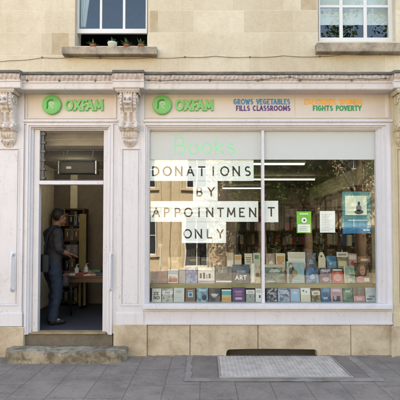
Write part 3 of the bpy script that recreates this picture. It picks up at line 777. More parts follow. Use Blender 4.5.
# ------------------------------------------------------------------ doorstep and cellar grating
mb = MB(); x0, x1, y0, y1, h = X(1, -.35), X(124, -.35), -.355, .0105, .157
pts = []
r = .17
for k in range(7): a = R(180 + k * 15); pts.append((x0 + r + r * math.cos(a), y0 + r + r * math.sin(a)))
for k in range(7): a = R(270 + k * 15); pts.append((x1 - r + r * math.cos(a), y0 + r + r * math.sin(a)))
pts += [(x1, y1), (x0, y1)]
t = bmesh.new(); A = [t.verts.new((x, y, -.03)) for x, y in pts]; Bv = [t.verts.new((x, y, h)) for x, y in pts]
t.faces.new(A[::-1]); tf = t.faces.new(Bv)
for i in range(len(pts)): t.faces.new((A[i], A[(i + 1) % len(pts)], Bv[(i + 1) % len(pts)], Bv[i]))
bmesh.ops.bevel(t, geom=[e for e in tf.edges], offset=.045, segments=4, affect='EDGES', profile=.5)
bmesh.ops.triangulate(t, faces=[f for f in t.faces if len(f.verts) > 4])
for _ in range(4):
    le = [e for e in t.edges if e.calc_length() > .05]
    if le: bmesh.ops.subdivide_edges(t, edges=le, cuts=1); bmesh.ops.triangulate(t, faces=[f for f in t.faces if len(f.verts) > 4])
for v in t.verts:
    k = noise.noise(v.co * 5) * .012 + noise.noise(v.co * 17) * .006; wear = -.018 * math.exp(-((v.co.x - (x0 + x1) / 2) / .4) ** 2) if v.co.z > .1 else 0
    v.co += Vector((k * .5, k, k * .7 + wear))
mb.add(t, 0)
tag(mb.build('doorstep', M['step'], smooth_angle=50, origin=((x0 + x1) / 2, -.17, 0)), 'worn mossy stone step with rounded corners below the open doorway', 'doorstep')

g = empty('cellar_grating', (.94, -.46, 0), 'pale ribbed metal cellar grating set in concrete below the shop window', 'grating')
mb = MB(); gx0, gx1, gy0, gy1 = .185, 1.70, -.925, -.04
mb.box(gx0, gx1, gy0, gy1, .004, .014)
nr = 30
for k in range(nr):
    x = gx0 + .02 + (gx1 - gx0 - .04) * k / (nr - 1); mb.box(x - .014, x + .014, gy0 + .02, gy1 - .01, .0135, .0185, .0025)
mb.build('ribbed_plate', M['grate'], g)
mb = MB(); c = .02
for a in ((gx0 - c, gx1 + c, gy0 - c, gy0 - .001), (gx0 - c, gx0 - .001, gy0, gy1), (gx1 + .001, gx1 + c, gy0, gy1)): mb.box(a[0], a[1], a[2], a[3], .003, .024, .003)
mb.build('angle_frame', M['steel'], g)
mb = MB()   # concrete surround, butted round the frame
mb.box(-.235, 2.06, gy0 - .11, gy0 - c - .001, .002, .012, .003); mb.box(-.235, -.165, gy0 - c, -.022, .002, .012, .003)
mb.box(1.93, 2.06, gy0 - c, -.022, .002, .012, .003)
for a in ((-.163, gx0 - c - .001, 0), (gx1 + c + .001, 1.928, 1)): mb.box(a[0], a[1], gy0 - c + .002, -.022, .002, .009, .002, mi=1)
for _ in range(5):
    le = [q for q in mb.bm.edges if q.calc_length() > .06]
    if le: bmesh.ops.subdivide_edges(mb.bm, edges=le, cuts=1)
for v in mb.bm.verts:
    if v.co.z > .004:
        near = gx0 - c - .004 < v.co.x < gx1 + c + .004 and v.co.y > gy0 - c - .004
        k = 0 if near else 1
        v.co += Vector((noise.noise(v.co * 9) * .022 * k, noise.noise(v.co * 9 + Vector((7, 0, 0))) * .022 * k, noise.noise(v.co * 14) * .004))
mb.build('concrete_surround', [M['concrete'], M['concd']], g)

PYREF = 235
# ------------------------------------------------------------------ lettered sheets on the glass
PY = .0805
GP = 'lettered paper sheets on the shop window'
def paper(ch, px, w_, py0, py1, lp0, lp1, label):
    x0, x1 = X(px - w_ / 2, PY), X(px + w_ / 2, PY); z0, z1 = Z(py1, PY), Z(py0, PY)
    mb = MB(); yp = PY + (.0014 if paper.k % 2 else 0); paper.k += 1; mb.box(x0 - .003, x1 + .003, yp, yp + .0006, z0, z1)
    gw = (GLYPH[ch][0] * .88 + .155) * abs(Z(lp1, PY) - Z(lp0, PY)); strokes(mb, ch, X(px, PY) - gw / 2, X(px, PY) + gw / 2, Z(lp1, PY), Z(lp0, PY), yp - .0003, .0001, .155, mi=1)
    c = ((x0 + x1) / 2, PY, (z0 + z1) / 2)
    o = mb.build('paper_sheet', [M['paper'], M['ink']], origin=c)
    o.rotation_euler.y = R(random.uniform(-.35, .35))
    return tag(o, label, 'paper sheet', GP)
paper.k = 0
ordn = {1: 'first', 2: 'second', 3: 'third', 4: 'fourth'}
def row(word, xs, w_, py0, py1, l0, l1, where):
    seen = {}
    for ch, px in zip(word, xs):
        seen[ch] = seen.get(ch, 0) + 1
        pre = ordn[seen[ch]] + ' ' if word.count(ch) > 1 else ''
        paper(ch, px, w_, py0, py1, l0, l1, f'white paper sheet bearing the {pre}letter {ch} of the word {where}')
row('DONATIONS', [155.5 + 11.55 * k for k in range(9)], 11.5, 159.8, 180.9, 166.2, 176.2, 'DONATIONS')
row('BY', [199.5, 211.2], 12.6, 181.1, 200.9, 187, 196.6, 'BY')
row('APPOINTMEN', [156 + 10.75 * k for k in range(10)], 10.7, 201.1, 221.8, 207.6, 217.2, 'APPOINTMENT')
paper('T', 271.4, 13.6, 200.8, 222.2, 207, 216.6, 'white paper sheet with the letter T, alone beyond the window mullion')
row('ONLY', [187.6 + 10.9 * k for k in range(4)], 10.9, 222.0, 243, 229, 238.6, 'ONLY')

# ------------------------------------------------------------------ posters on the glass
def poster(name, label, px0, px1, py0, py1, base, marks):
    mb = MB(); mats = [base]; x0, x1, z0, z1 = X(px0, PY), X(px1, PY), Z(py1, PY), Z(py0, PY)
    mb.box(x0, x1, PY, PY + .001, z0, z1)
    for m, kind, u0, u1, v0, v1 in marks:
        if m not in mats: mats.append(m)
        a, b, c, d = x0 + (x1 - x0) * u0, x0 + (x1 - x0) * u1, z0 + (z1 - z0) * v0, z0 + (z1 - z0) * v1; i = mats.index(m)
        if kind == 'r': mb.box(a, b, PY - .0006, PY - .0001, c, d, mi=i)
        elif kind == 'r2': mb.box(a, b, PY - .0012, PY - .0007, c, d, mi=i)
        elif kind == 'o': mb.prism([((a + b) / 2 + (b - a) / 2 * math.cos(q * .2618), (c + d) / 2 + (d - c) / 2 * math.sin(q * .2618)) for q in range(24)], PY - .0018, PY - .0012, mi=i)
    return tag(mb.build(name, mats, origin=((x0 + x1) / 2, PY, z0)), label, 'poster', 'posters on the shop window')
PG = flat('leaf green print', (.16, .52, .05), .6); PW = M['paper']; GR = flat('grey print', (.45, .47, .47), .7); PB = flat('pale blue print', (.40, .58, .66), .6)
def sea():
    n = NT('blue sea photo print'); s = n.sep(); f = n.math('ADD', n.math('MULTIPLY', s[2], 3.2), n.math('MULTIPLY', n.noise(9, 4, .6, vec=n.scl((1, 1, 4))), .45))
    return n.fin(n.ramp(f, [(0.0, (.015, .07, .17)), (.45, (.03, .19, .36)), (.6, (.20, .45, .58)), (.75, (.05, .25, .32)), (1.0, (.03, .20, .20))]), .5)
poster('poster', 'green poster with a white circle and white lower panel taped to the glass', 296.8, 311.4, 211.4, 233, PG,
       [(PW, 'r', .08, .92, .04, .40), (PW, 'o', .32, .70, .46, .72), (GR, 'r2', .16, .84, .28, .31), (GR, 'r2', .16, .7, .20, .23), (PW, 'r', .2, .8, .86, .91), (GR, 'r2', .16, .78, .12, .15), (M['greend'], 'o', .45, .58, .55, .63)])
mk = []
for k in range(11): mk.append((GR, 'r', .10, random.uniform(.55, .92), .08 + k * .075, .10 + k * .075))
poster('poster', 'plain white notice with lines of small grey print taped to the glass', 320, 335.2, 211, 232.6, PW, mk)
poster('poster', 'large blue seascape poster with a pale green panel showing a small dark figure', 342.6, 371, 191.5, 233.6, sea(),
       [(flat('pale green print', (.58, .68, .54), .6), 'r', .10, .86, .44, .90), (flat('dark figure print', (.05, .07, .07), .7), 'o', .42, .74, .46, .57), (flat('grey figure print', (.14, .17, .18), .7), 'o', .48, .68, .53, .68), (flat('black figure print', (.03, .035, .04), .7), 'o', .54, .63, .67, .76), (PB, 'r', .72, .96, .06, .11), (PB, 'r', .2, .9, .30, .33)])

# ------------------------------------------------------------------ display shelves and books
S = empty('display_shelf', (.84, .3, FZ), 'tiered pale wood display shelf behind the shop window glass', 'shelf')
sx0, sx1 = X(151, .1), X(377, .1) + .02
mb = MB(); mb.box(sx0 - .03, sx1 + .03, .112, .62, .66, .712, .003); mb.build('lower_shelf', M['wood'], S)
z2 = Z(284, .27); mb = MB(); mb.box(sx0 - .03, sx1 + .03, .27, .62, z2 - .062, z2, .004); mb.build('middle_shelf', M['wood'], S)
z3 = Z(268.5, .52); mb = MB(); mb.box(sx0 - .03, sx1 + .03, .47, .72, z3 - .03, z3, .004); mb.build('upper_shelf', M['wood'], S)
MB().box(sx0 - .03, sx1 + .03, .59, .618, FZ, z3 - .032).build('backing_board', M['dwood'], S)
for x in (sx0 - .05, sx1 + .032): MB().box(x, x + .018, .105, .72, FZ, z3).build('end_panel', M['wood'], S)

def cover(c1, c2, c3=None, scale=14, seed=0.0, thr=(.38, .62)):
    n = NT('book cover print'); c3 = c3 or c2; c1, c2, c3 = [tuple(q * .72 for q in c_) for c_ in (c1, c2, c3)]
    f = n.noise(scale, 4, .6, vec=n.scl((1, 1, 1), (seed, seed * .7, seed * .3)), dist=.6)
    return n.fin(n.ramp(f, [(thr[0], c1), ((thr[0] + thr[1]) / 2, c2), (thr[1], c3)]), .4, .45)
CM = {k: flat('print ' + k, tuple(q * .8 for q in v), .5, var=.05) for k, v in dict(white=(.78, .80, .78), cream=(.70, .66, .50), black=(.025, .025, .03), navy=(.02, .035, .09), grey=(.33, .35, .36), blue=(.04, .13, .38), red=(.42, .05, .05), pink=(.62, .30, .33), purple=(.14, .05, .20), teal=(.08, .38, .40), green=(.08, .25, .14), brown=(.20, .12, .07), orange=(.62, .33, .10), sky=(.33, .52, .66), sand=(.55, .45, .28), skin=(.52, .33, .25), olive=(.22, .21, .09), lilac=(.42, .34, .46)).items()}
PAGE = flat('page edges', (.66, .61, .50), .8)
ROWS = {1: (.20, .712), 2: (.39, z2), 3: (.56, z3)}
def book(px0, px1, py0, rowi, base, marks, label, group, name='book', cat='book', tilt=9, th=.022):
    Yc, zb = ROWS[rowi]; x0, x1 = X(px0 + .06, Yc), X(px1 - .06, Yc); h = Z(py0, Yc) - zb; wd = x1 - x0
    mats = [base, PAGE]; mb = MB()
    mb.box(0, wd, 0, .002, 0, h, mi=0); mb.box(0, wd, th, th + .002, 0, h, mi=0); mb.box(0, .003, .0021, th - .0001, 0, h, mi=0)
    mb.box(.0035, wd - .003, .0022, th - .0002, .003, h - .003, mi=1)
    for mk in marks:
        m = CM[mk[0]] if isinstance(mk[0], str) else mk[0]
        if m not in mats: mats.append(m)
        i = mats.index(m); kd, u0, u1, v0, v1 = mk[1:6]; a, b, c, d = wd * u0, wd * u1, h * v0, h * v1; lay = mk[6] if len(mk) > 6 and not isinstance(mk[6], str) else 0
        Y = -.0004 - .0006 * lay
        if kd == 'r': mb.box(a, b, Y - .0004, Y, c, d, mi=i)
        elif kd == 'o': mb.prism([((a + b) / 2 + (b - a) / 2 * math.cos(q * math.pi / 10), (c + d) / 2 + (d - c) / 2 * math.sin(q * math.pi / 10)) for q in range(20)], Y - .0004, Y, mi=i)
        elif kd == 't': strokes(mb, mk[6], a, b, c, d, Y - .0008, .0006, .2, mi=i, gap=.2, yback=.0006)
        elif kd == 'l':                       # lines of small print, as bars
            k = 3
            for q in range(k):
                zz0 = c + (d - c) * q / k; rr = random.uniform(.6, 1); mid = (a + b) / 2; hw_ = (b - a) / 2 * rr
                mb.box(mid - hw_, mid + hw_, Y - .0004, Y, zz0, zz0 + (d - c) / k * .5, mi=i)
    o = mb.build(name, mats); o.location = (x0, Yc, zb + .001); o.rotation_euler = (R(-tilt), 0, R(random.uniform(-2, 2)))
    return tag(o, label, cat, group)
G1, G2, G3 = 'books facing out on the lowest window shelf', 'books facing out on the middle window shelf', 'books and cards on the highest window shelf'
c_ = CM; sd_ = iter(range(1, 400))
def cv(a, b, c=None, s=14, thr=(.38, .62)): return cover(a, b, c, s, next(sd_) * 1.37, thr)
L1 = [
 (152, 161.4, 288.6, c_['white'], [('black', 't', .16, .72, .50, .74, 'ZE'), ('black', 't', .2, .84, .18, .44, 'NO')], 'white paperback with large black capital letters, first on the lowest shelf'),
 (162, 173, 288.4, cv((.5, .52, .5), (.62, .63, .6), (.12, .12, .12), 20), [('white', 'r', .0, 1, .55, .82), ('black', 'l', .2, .8, .62, .78)], 'grey photo paperback with a white title band beside the ZE NO book'),
 (173.6, 184.4, 288, cv((.62, .70, .66), (.72, .74, .66), None, 8), [('sand', 'r', .1, .9, .30, .33), ('grey', 'l', .2, .8, .66, .82)], 'pale green cream paperback before the brown book'),
 (185.4, 195.4, 288.6, c_['brown'], [('sky', 'r', .24, .78, .34, .74), ('blue', 'o', .36, .66, .42, .66, 1), ('cream', 'r', .2, .8, .82, .86)], 'brown book with a pale blue picture panel in the middle of its cover'),
 (196.6, 208, 288.2, cv((.05, .16, .22), (.18, .40, .50), (.40, .55, .58), 16), [('white', 'l', .15, .85, .78, .92), ('navy', 'o', .45, .9, .1, .5)], 'teal blue seascape paperback beside the brown book'),
 (208.6, 220.4, 288.4, cv((.02, .025, .03), (.05, .055, .065), (.14, .14, .15), 12), [('grey', 'o', .28, .7, .30, .62), ('white', 'l', .12, .88, .44, .62, 1)], 'near black paperback with slanting white script title'),
 (221.6, 231.2, 289.6, c_['sand'], [('teal', 'r', 0, 1, .56, .88), ('orange', 'r', 0, 1, .02, .34), ('white', 'r', 0, 1, .88, .98)], 'paperback striped white, teal, sand and orange'),
 (232, 245.2, 287.6, c_['navy'], [('purple', 'r', .08, .92, .06, .94), ('lilac', 'l', .16, .84, .60, .80, 1), ('white', 'l', .2, .8, .16, .34, 1), ('pink', 'r', .25, .75, .46, .50, 1)], 'purple book in a navy border with pale title lines'),
 (246, 254.8, 289.8, cv((.30, .34, .30), (.48, .52, .5), (.16, .2, .16), 22), [('white', 'r', 0, 1, .66, .98), ('black', 'l', .15, .85, .72, .9)], 'grey green photo book with a white top, left of the white narrow one'),
 (255.4, 261.6, 288.6, c_['white'], [('black', 'r', .55, .8, .3, .5), ('grey', 'l', .1, .9, .7, .9)], 'narrow white book with a small black mark against the mullion'),
 (266.6, 277, 288.6, cv((.02, .02, .03), (.10, .11, .14), (.7, .72, .74), 24), [('white', 'l', .2, .8, .55, .72)], 'black and white patterned book just beyond the mullion'),
 (277.6, 289.6, 288.4, cv((.10, .15, .26), (.24, .32, .44), (.58, .64, .70), 20), [('white', 'l', .1, .9, .62, .9)], 'slate blue paperback with broken white pattern'),
 (290, 299.8, 288.6, c_['lilac'], [('sky', 'r', .06, .94, .05, .94), ('white', 'l', .2, .8, .6, .8, 1)], 'plain powder blue book with a lilac edge'),
 (300.4, 310.4, 288, c_['cream'], [('white', 'r', .05, .95, .5, .96), ('green', 'o', .2, .4, .72, .86, 1), ('olive', 'o', .5, .66, .66, .76, 1)], 'cream card cover with two tiny green sprigs'),
 (311.2, 320.4, 289.8, cv((.10, .07, .03), (.26, .2, .1), (.5, .46, .34), 16), [('cream', 'r', .05, .95, .54, .88), ('black', 'l', .15, .85, .62, .80, 1)], 'dark brown landscape book with a cream title box'),
 (321, 329.8, 288.4, cv((.02, .08, .20), (.05, .22, .42), (.16, .42, .56), 10), [('white', 'l', .15, .8, .22, .36)], 'deep blue paperback between the brown landscape and the pink cover'),
 (330.4, 342.2, 287.6, cv((.46, .26, .30), (.56, .36, .40), (.40, .30, .36), 9), [('black', 'r', .18, .8, .04, .40), ('grey', 'o', .25, .5, .1, .5, 1), ('white', 'l', .1, .9, .72, .9)], 'dusty pink book with a dark photograph at its foot'),
 (342.8, 352.4, 288.4, cv((.03, .10, .06), (.08, .22, .13), (.2, .36, .22), 14), [('white', 'l', .2, .8, .7, .86)], 'dark green paperback beside the dusty pink one'),
 (353.2, 364.4, 287.8, cv((.12, .10, .08), (.30, .16, .14), (.24, .34, .22), 9), [('pink', 'r', 0, 1, .02, .42), ('white', 'l', .15, .85, .14, .32, 1)], 'book half rosy photograph and half pale pink band'),
 (365.2, 375.6, 287.8, cv((.36, .54, .62), (.55, .68, .72), (.74, .79, .78), 14), [('navy', 'r', .1, .6, .16, .24), ('blue', 'r', .3, .9, .36, .42)], 'icy pale blue book, last on the lowest shelf'),
]
L2 = [
 (151.8, 157, 266.4, c_['navy'], [('grey', 'l', .2, .8, .6, .8)], 'slim dark navy book at the start of the middle shelf'),
 (157.2, 167.2, 266.2, cv((.12, .05, .09), (.20, .09, .13), (.17, .08, .15), 7), [('lilac', 'l', .25, .75, .7, .82)], 'plum coloured hardback next to the slim navy book'),
 (168, 178, 269.2, c_['white'], [('red', 'r', .06, .94, .06, .34), ('pink', 'r', .1, .3, .1, .5), ('red', 'l', .1, .9, .36, .48), ('sky', 'r', .0, 1, .62, .98)], 'short white booklet with red figures along its foot'),
 (178.4, 185.4, 267.4, cv((.28, .31, .35), (.38, .41, .44), None, 9), [('navy', 'r', .0, .12, 0, 1)], 'plain grey hardback left of the bright blue book'),
 (185.8, 197.4, 266, cv((.02, .06, .26), (.05, .14, .46), (.30, .42, .66), 15), [('white', 'l', .15, .85, .75, .9), ('sky', 'l', .1, .7, .12, .3)], 'bright cobalt blue hardback on the middle shelf'),
 (198, 214.6, 267.4, c_['white'], [('black', 'r', .10, .22, .30, .62), ('black', 'r', .30, .42, .28, .66), ('grey', 'r', .48, .58, .28, .54), ('black', 'r', .64, .76, .30, .6), ('cream', 'r', .8, .92, .30, .5), ('lilac', 'r', 0, 1, .02, .16)], 'wide white book with a row of small dark photographs'),
 (215.4, 231.8, 266.6, cv((.03, .05, .06), (.08, .11, .12), (.17, .20, .19), 12), [('white', 'r', .02, .98, .04, .14), ('grey', 'l', .2, .8, .62, .8)], 'wide charcoal landscape book with a white strip at its foot'),
 (232.4, 249.6, 264.6, cv((.015, .03, .06), (.03, .07, .12), (.08, .14, .20), 10), [('white', 't', .16, .82, .18, .42, 'ART'), ('sky', 'l', .14, .86, .56, .70)], 'dark navy book titled ART in white capitals'),
 (250.2, 260.6, 262.8, cv((.44, .40, .26), (.60, .56, .40), (.34, .30, .2), 8), [('white', 'r', .1, .4, .05, .96), ('brown', 'o', .5, .9, .3, .5)], 'cream and straw coloured book against the mullion on the middle shelf'),
 (264.8, 284.6, 264.4, cv((.03, .07, .07), (.08, .17, .16), (.30, .36, .26), 11), [('sand', 'r', 0, 1, .84, .99), ('sky', 'r', .1, .5, .05, .12), ('white', 'l', .2, .8, .60, .76)], 'wide dark green landscape book with a sandy top strip'),
 (287, 304.4, 261.4, cv((.20, .36, .34), (.33, .52, .52), (.28, .44, .50), 6), [('brown', 'o', .10, .34, .72, .94), ('black', 'o', .12, .46, .22, .78), ('sand', 'o', .16, .32, .70, .86, 1), ('olive', 'o', .30, .62, .30, .62, 1), ('brown', 'o', .08, .3, .0, .4, 1), ('cream', 'r', .0, 1, .95, .99)], 'turquoise art book with a painted dark robed woman'),
 (306, 318.4, 267.6, cv((.02, .05, .12), (.03, .15, .32), (.08, .34, .55), 8), [('sky', 'o', .3, .72, .24, .56)], 'midnight blue book with a glowing blue centre'),
 (320, 331.2, 268, cv((.02, .02, .04), (.08, .07, .13), (.3, .27, .36), 18), [('white', 'l', .1, .9, .72, .92), ('lilac', 'o', .2, .8, .1, .4), ('red', 'r', 0, 1, .5, .53)], 'black and violet paperback with white title and thin red line'),
 (332, 343, 268.2, c_['red'], [('black', 'r', 0, 1, .80, 1.0), ('white', 'r', .08, .92, .83, .92, 1), ('pink', 'o', .1, .9, .12, .6), ('orange', 'l', .15, .85, .6, .74)], 'coral red paperback with a black and white title strip'),
 (344, 354.6, 266, cv((.10, .24, .17), (.24, .42, .33), (.46, .55, .42), 10), [('cream', 'r', .0, .12, 0, 1), ('white', 'l', .3, .8, .1, .3)], 'sea green book with a cream spine edge before the portrait'),
 (355.6, 371.8, 262.6, cv((.03, .025, .02), (.09, .07, .05), (.17, .16, .10), 9), [('brown', 'o', .18, .66, .36, .98), ('skin', 'o', .28, .62, .38, .86, 1), ('pink', 'o', .05, .55, -.0, .34), ('black', 'o', .34, .42, .62, .66, 2), ('black', 'o', .5, .57, .62, .66, 2), ('red', 'r', .40, .52, .47, .50, 2), ('white', 'r', .52, .84, .06, .26, 2)], 'dark portrait cover with a woman\'s face and white sticker'),
]
L3 = [
 (201, 212, 257.2, cv((.05, .06, .08), (.10, .12, .16), (.2, .22, .24), 12), [('sand', 'r', .1, .9, .7, .78)], 'charcoal hardback above the wide white book of dark photographs'),
 (213, 225.4, 256, cv((.12, .05, .04), (.22, .10, .08), (.3, .2, .15), 10), [('cream', 'l', .2, .8, .3, .5)], 'dark rust book left of the tan card on the highest shelf'),
 (168, 181, 257, cv((.30, .24, .12), (.44, .36, .2), (.2, .15, .08), 9), [('cream', 'l', .2, .8, .5, .7)], 'brown gold hardback above the plum and white books'),
 (186, 200, 256.6, cv((.10, .10, .11), (.2, .18, .16), None, 9), [('cream', 'l', .2, .8, .6, .8)], 'dark grey hardback above the cobalt blue book'),
 (226.6, 233.8, 252.6, cv((.52, .42, .26), (.66, .56, .38), None, 9), [('white', 'r', .1, .9, .1, .5)], 'tan card with white foot above the charcoal landscape book'),
 (234.4, 241.6, 254.6, cv((.58, .52, .42), (.68, .64, .52), None, 9), [('orange', 'r', .1, .9, .6, .9)], 'beige card with an orange top above the ART book'),
 (244.6, 252.6, 253.4, c_['cream'], [('olive', 'l', .15, .85, .4, .8)], 'cream card with olive lines of print left of the mullion'),
 (253.2, 260.6, 252.8, cv((.5, .54, .42), (.64, .66, .54), None, 9), [('green', 'r', .2, .8, .6, .85)], 'pale green card against the mullion on the highest shelf'),
 (266.2, 275, 253.4, cv((.22, .16, .14), (.44, .33, .26), (.6, .5, .36), 16), [('white', 'o', .3, .8, .1, .5)], 'brown mottled card just beyond the mullion on the highest shelf'),
 (276, 285.4, 253.2, c_['cream'], [('orange', 'r', .1, .9, .4, .8), ('pink', 'o', .2, .7, .1, .5, 1)], 'cream card with an orange picture beside the white photo cover'),
 (288, 305.4, 252, c_['white'], [('grey', 'r', .06, .94, .06, .3), ('cream', 'r', .04, .96, .6, .95)], 'wide white book above the turquoise art book'),
 (306.4, 316, 253, cv((.03, .06, .10), (.08, .12, .2), (.22, .3, .38), 18), [('sky', 'l', .2, .8, .3, .6)], 'dark blue mottled book beside the white easel card'),
 (326.6, 336.6, 256, cv((.03, .16, .36), (.08, .34, .55), (.3, .5, .6), 7), [('white', 'l', .2, .6, .3, .45)], 'bright blue small book just beyond the white tag'),
 (337.6, 347.4, 257.8, cv((.28, .24, .12), (.40, .34, .2), None, 8), [('cream', 'r', .1, .9, .2, .7)], 'ochre card below the small white sign'),
 (348.6, 357.4, 253.6, cv((.44, .24, .24), (.58, .40, .38), (.66, .56, .5), 8), [('white', 'r', .1, .9, .6, .9), ('red', 'o', .3, .7, .12, .5)], 'rose pink card with a white band on the highest shelf'),
 (358.4, 371, 256.4, cv((.30, .15, .10), (.40, .23, .14), None, 8), [('white', 'r', .2, .85, .62, .80)], 'russet book with a white strip at the end of the highest shelf'),
]
for lst, ri, gp in ((L1, 1, G1), (L2, 2, G2), (L3, 3, G3)):
    for a, b, t_, m, mk, lb in lst: book(a, b, t_, ri, m, mk, lb, gp)
# white tag with a hole, and a small white sign, on the highest shelf
Yc = .545; mb = MB(); x0, x1, zb, zt_ = X(318, Yc), X(325.2, Yc), z3, Z(252.2, Yc)
mb.prism([(x0, zb), (x1, zb), (x1, zb + (zt_ - zb) * .62), (x0 + (x1 - x0) * .62, zt_), (x0 + (x1 - x0) * .2, zt_), (x0, zb + (zt_ - zb) * .72)], Yc - .01, Yc - .006)
mb.prism([(x0 + .045 + .014 * math.cos(q * .5236), zt_ - .06 + .014 * math.sin(q * .5236)) for q in range(12)], Yc - .012, Yc - .0105, mi=1)
tag(mb.build('gift_tag', [CM['cream'], CM['black']], origin=((x0 + x1) / 2, Yc, zb)), 'cream tag shaped card with a dark hole standing on the highest shelf', 'card')
mb = MB(); mb.box(X(336.4, .60), X(347.6, .60), .60, .604, Z(257.2, .60), Z(252, .60)); mb.box(X(342, .60) - .004, X(342, .60) + .004, .606, .612, z3, Z(249.6, .60)); mb.box(X(338, .60), X(346, .60), .5985, .5995, Z(255.4, .60), Z(253.8, .60), mi=1)
tag(mb.build('shelf_sign', [CM['white'], CM['grey']], origin=(X(342, .6), .6, z3)), 'small white sign on a stick above the ochre card', 'sign')
# white post standing in for a lamp-like post reflected in the glass
mb = MB(); mb.lathe([(.05, 0), (.05, .012), (.016, .03), (.012, .16), (.02, .19), (.012, .22), (.012, .30), (.03, .33), (.035, .36), (.01, .38)], (X(160.3, .62), .64, z3), 16)
tag(mb.build('reflection_post', CM['white'], origin=(X(160.3, .62), .64, z3)), 'slender white turned post behind the plum hardback, standing in for a reflected lamp post', 'reflection_post')

# ------------------------------------------------------------------ interior: bookcases, lights, table
def bookcase(x, y, wdt, name_label, n_sh=6, h=2.15, rot=0, fill=True):
    e = empty('bookcase', (x, y, FZ), name_label, 'bookcase', 'dark wooden bookcases inside the shop')
    mb = MB()
    e.rotation_euler.z = rot
    def bx(nm, *a):
        o = MB().box(*a).build(nm, M['dwood']); o.parent = e
    bx('side_panel', 0, .025, 0, .28, 0, h); bx('side_panel', wdt - .025, wdt, 0, .28, 0, h); bx('back_panel', .026, wdt - .026, .265, .28, 0, h); bx('top_panel', -.01, wdt + .01, -.01, .285, h + .001, h + .03)
    zs = []
    for k in range(n_sh):
        z = .06 + k * (h - .08) / n_sh; bx('shelf', .026, wdt - .026, .01, .264, z, z + .022); zs.append(z + .023)
    return e, zs
spine_cols = ['brown', 'navy', 'cream', 'brown', 'grey', 'olive', 'white', 'black', 'sand', 'blue', 'red', 'lilac']
protos = []
def shelf_books(e, zs, wdt, rot, gap):
    for z in zs:
        x = .035
        while x < wdt - .14:
            k = random.randrange(12)
            if len(protos) <= k or protos[k] is None:
                while len(protos) <= k: protos.append(None)
                th = .052 + .02 * (k % 4); hh = .19 + .018 * (k % 5); mb = MB()
                mb.box(0, th, 0, .16, 0, hh, .003); mb.box(th * .06, th * .94, -.0006, -.0001, hh * .80, hh * .84, mi=1); mb.box(th * .4, th * .6, -.0006, -.0001, hh * .3, hh * .7, mi=1)
                o = mb.build('shelved_book', [CM[spine_cols[k]], CM['cream' if k % 2 else 'black']]); protos[k] = o
            else:
                o = protos[k].copy(); COL.objects.link(o)
            th = .052 + .02 * (k % 4)
            v = Matrix.Rotation(rot, 3, 'Z') @ Vector((x, .04, z)) + Vector(e.location)
            o.location = v; o.rotation_euler = (0, 0, rot)
            tag(o, 'book shelved spine outward in a dark bookcase deep inside the shop', 'book', 'spine out books in the bookcases inside the shop')
            x += th + random.choice((.003, .003, .003, gap))
bc = ['tall dark bookcase on the rear wall behind the APPOINTMENT papers', 'tall dark bookcase on the rear wall behind the mullion', 'tall dark bookcase on the rear wall behind the green poster', 'tall dark bookcase on the rear wall behind the blue seascape poster']
for k in range(4):
    e, zs = bookcase(-.85 + k * .95, 4.9, .93, bc[k]); shelf_books(e, zs, .93, 0, .12)
for k, (yy, lb) in enumerate(((4.6, 'tall dark bookcase on the side wall, deepest in the shop'), (3.6, 'tall dark bookcase on the side wall, between its two neighbours'), (2.6, 'tall dark bookcase on the side wall, nearest the shop window'))):
    e, zs = bookcase(2.66, yy, .96, lb, 6, 2.2, R(-90)); shelf_books(e, zs, .96, R(-90), .2)
e, zs = bookcase(X(53.5, 2.25), 2.25, .58, 'dark bookcase inside the doorway behind the man', 6, Z(210, 2.25) - FZ); shelf_books(e, zs, .58, 0, .09)
tube_m = emit('fluorescent tube', (1, .90, .66), 3.4); tube_d = emit('added doorway tube', (1, .92, .75), 7.5)  # second tube: added strip, hidden from view, that brightens the doorway
for lb, px0, px1, py, Yz in (('lit ceiling strip light nearest the shop window', 252, 306, 162, 1.62), ('lit ceiling strip light in the middle of the shop', 246, 316, 178.6, 3.75), ('lit ceiling strip light deepest in the shop', 222, 262, 190.6, 5.6), ('lit ceiling strip light behind the door heater', 59, 93, 163.5, 1.62)):
    a, b = X(px0, Yz), X(px1, Yz)
    e = empty('strip_light', ((a + b) / 2, Yz, CZ), lb, 'ceiling light', 'strip lights on the shop ceiling')
    MB().box(a, b, Yz - .05, Yz + .05, CZ - .045, CZ - .001, .006).build('housing', CM['white'], e)
    MB().tube([(a + .02, Yz, CZ - .062), (b - .02, Yz, CZ - .062)], .0075, 10).build('tube', tube_d if 'heater' in lb else tube_m, e)
# heater over the door hung on chains
hy = .42
e = empty('door_heater', (X(77, hy), hy, Z(173, hy)), 'black box heater with silver ends hung on chains above the doorway', 'heater')
MB().pbox(58.6, 94.4, 161.6, 173.4, hy, hy + .16, .008).build('casing', M['black'], e)
MB().pbox(57, 58.5, 160.6, 174, hy - .004, hy + .165, .004).build('end_cap', M['steel'], e); MB().pbox(94.5, 96, 160.6, 174, hy - .004, hy + .165, .004).build('end_cap', M['steel'], e)
mb = MB()
for k in range(9): z = Z(164 + k, hy); mb.box(X(60, hy), X(93, hy), hy - .006, hy - .0005, z - .002, z + .002)
mb.build('grille', M['steel'] if False else M['cable'], e)
MB().pbox(65.5, 70.5, 166.4, 168.8, hy - .009, hy - .0065).build('badge', CM['white'], e)
for a, b in ((62, 60), (64, 66), (90, 92.6)):
    MB().tube([(X(a, hy), hy + .08, Z(161.5, hy)), (X((a + b) / 2, hy), hy + .08, Z(150, hy)), (X(b, hy), hy + .08, CZ)], .005, 6).build('chain', M['steel'], e)
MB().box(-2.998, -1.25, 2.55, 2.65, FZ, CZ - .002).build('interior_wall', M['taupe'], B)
MB().box(X(70, 2.5), X(77, 2.5), 2.50, 2.548, FZ, CZ - .004).build('door_post', M['cream'], B)
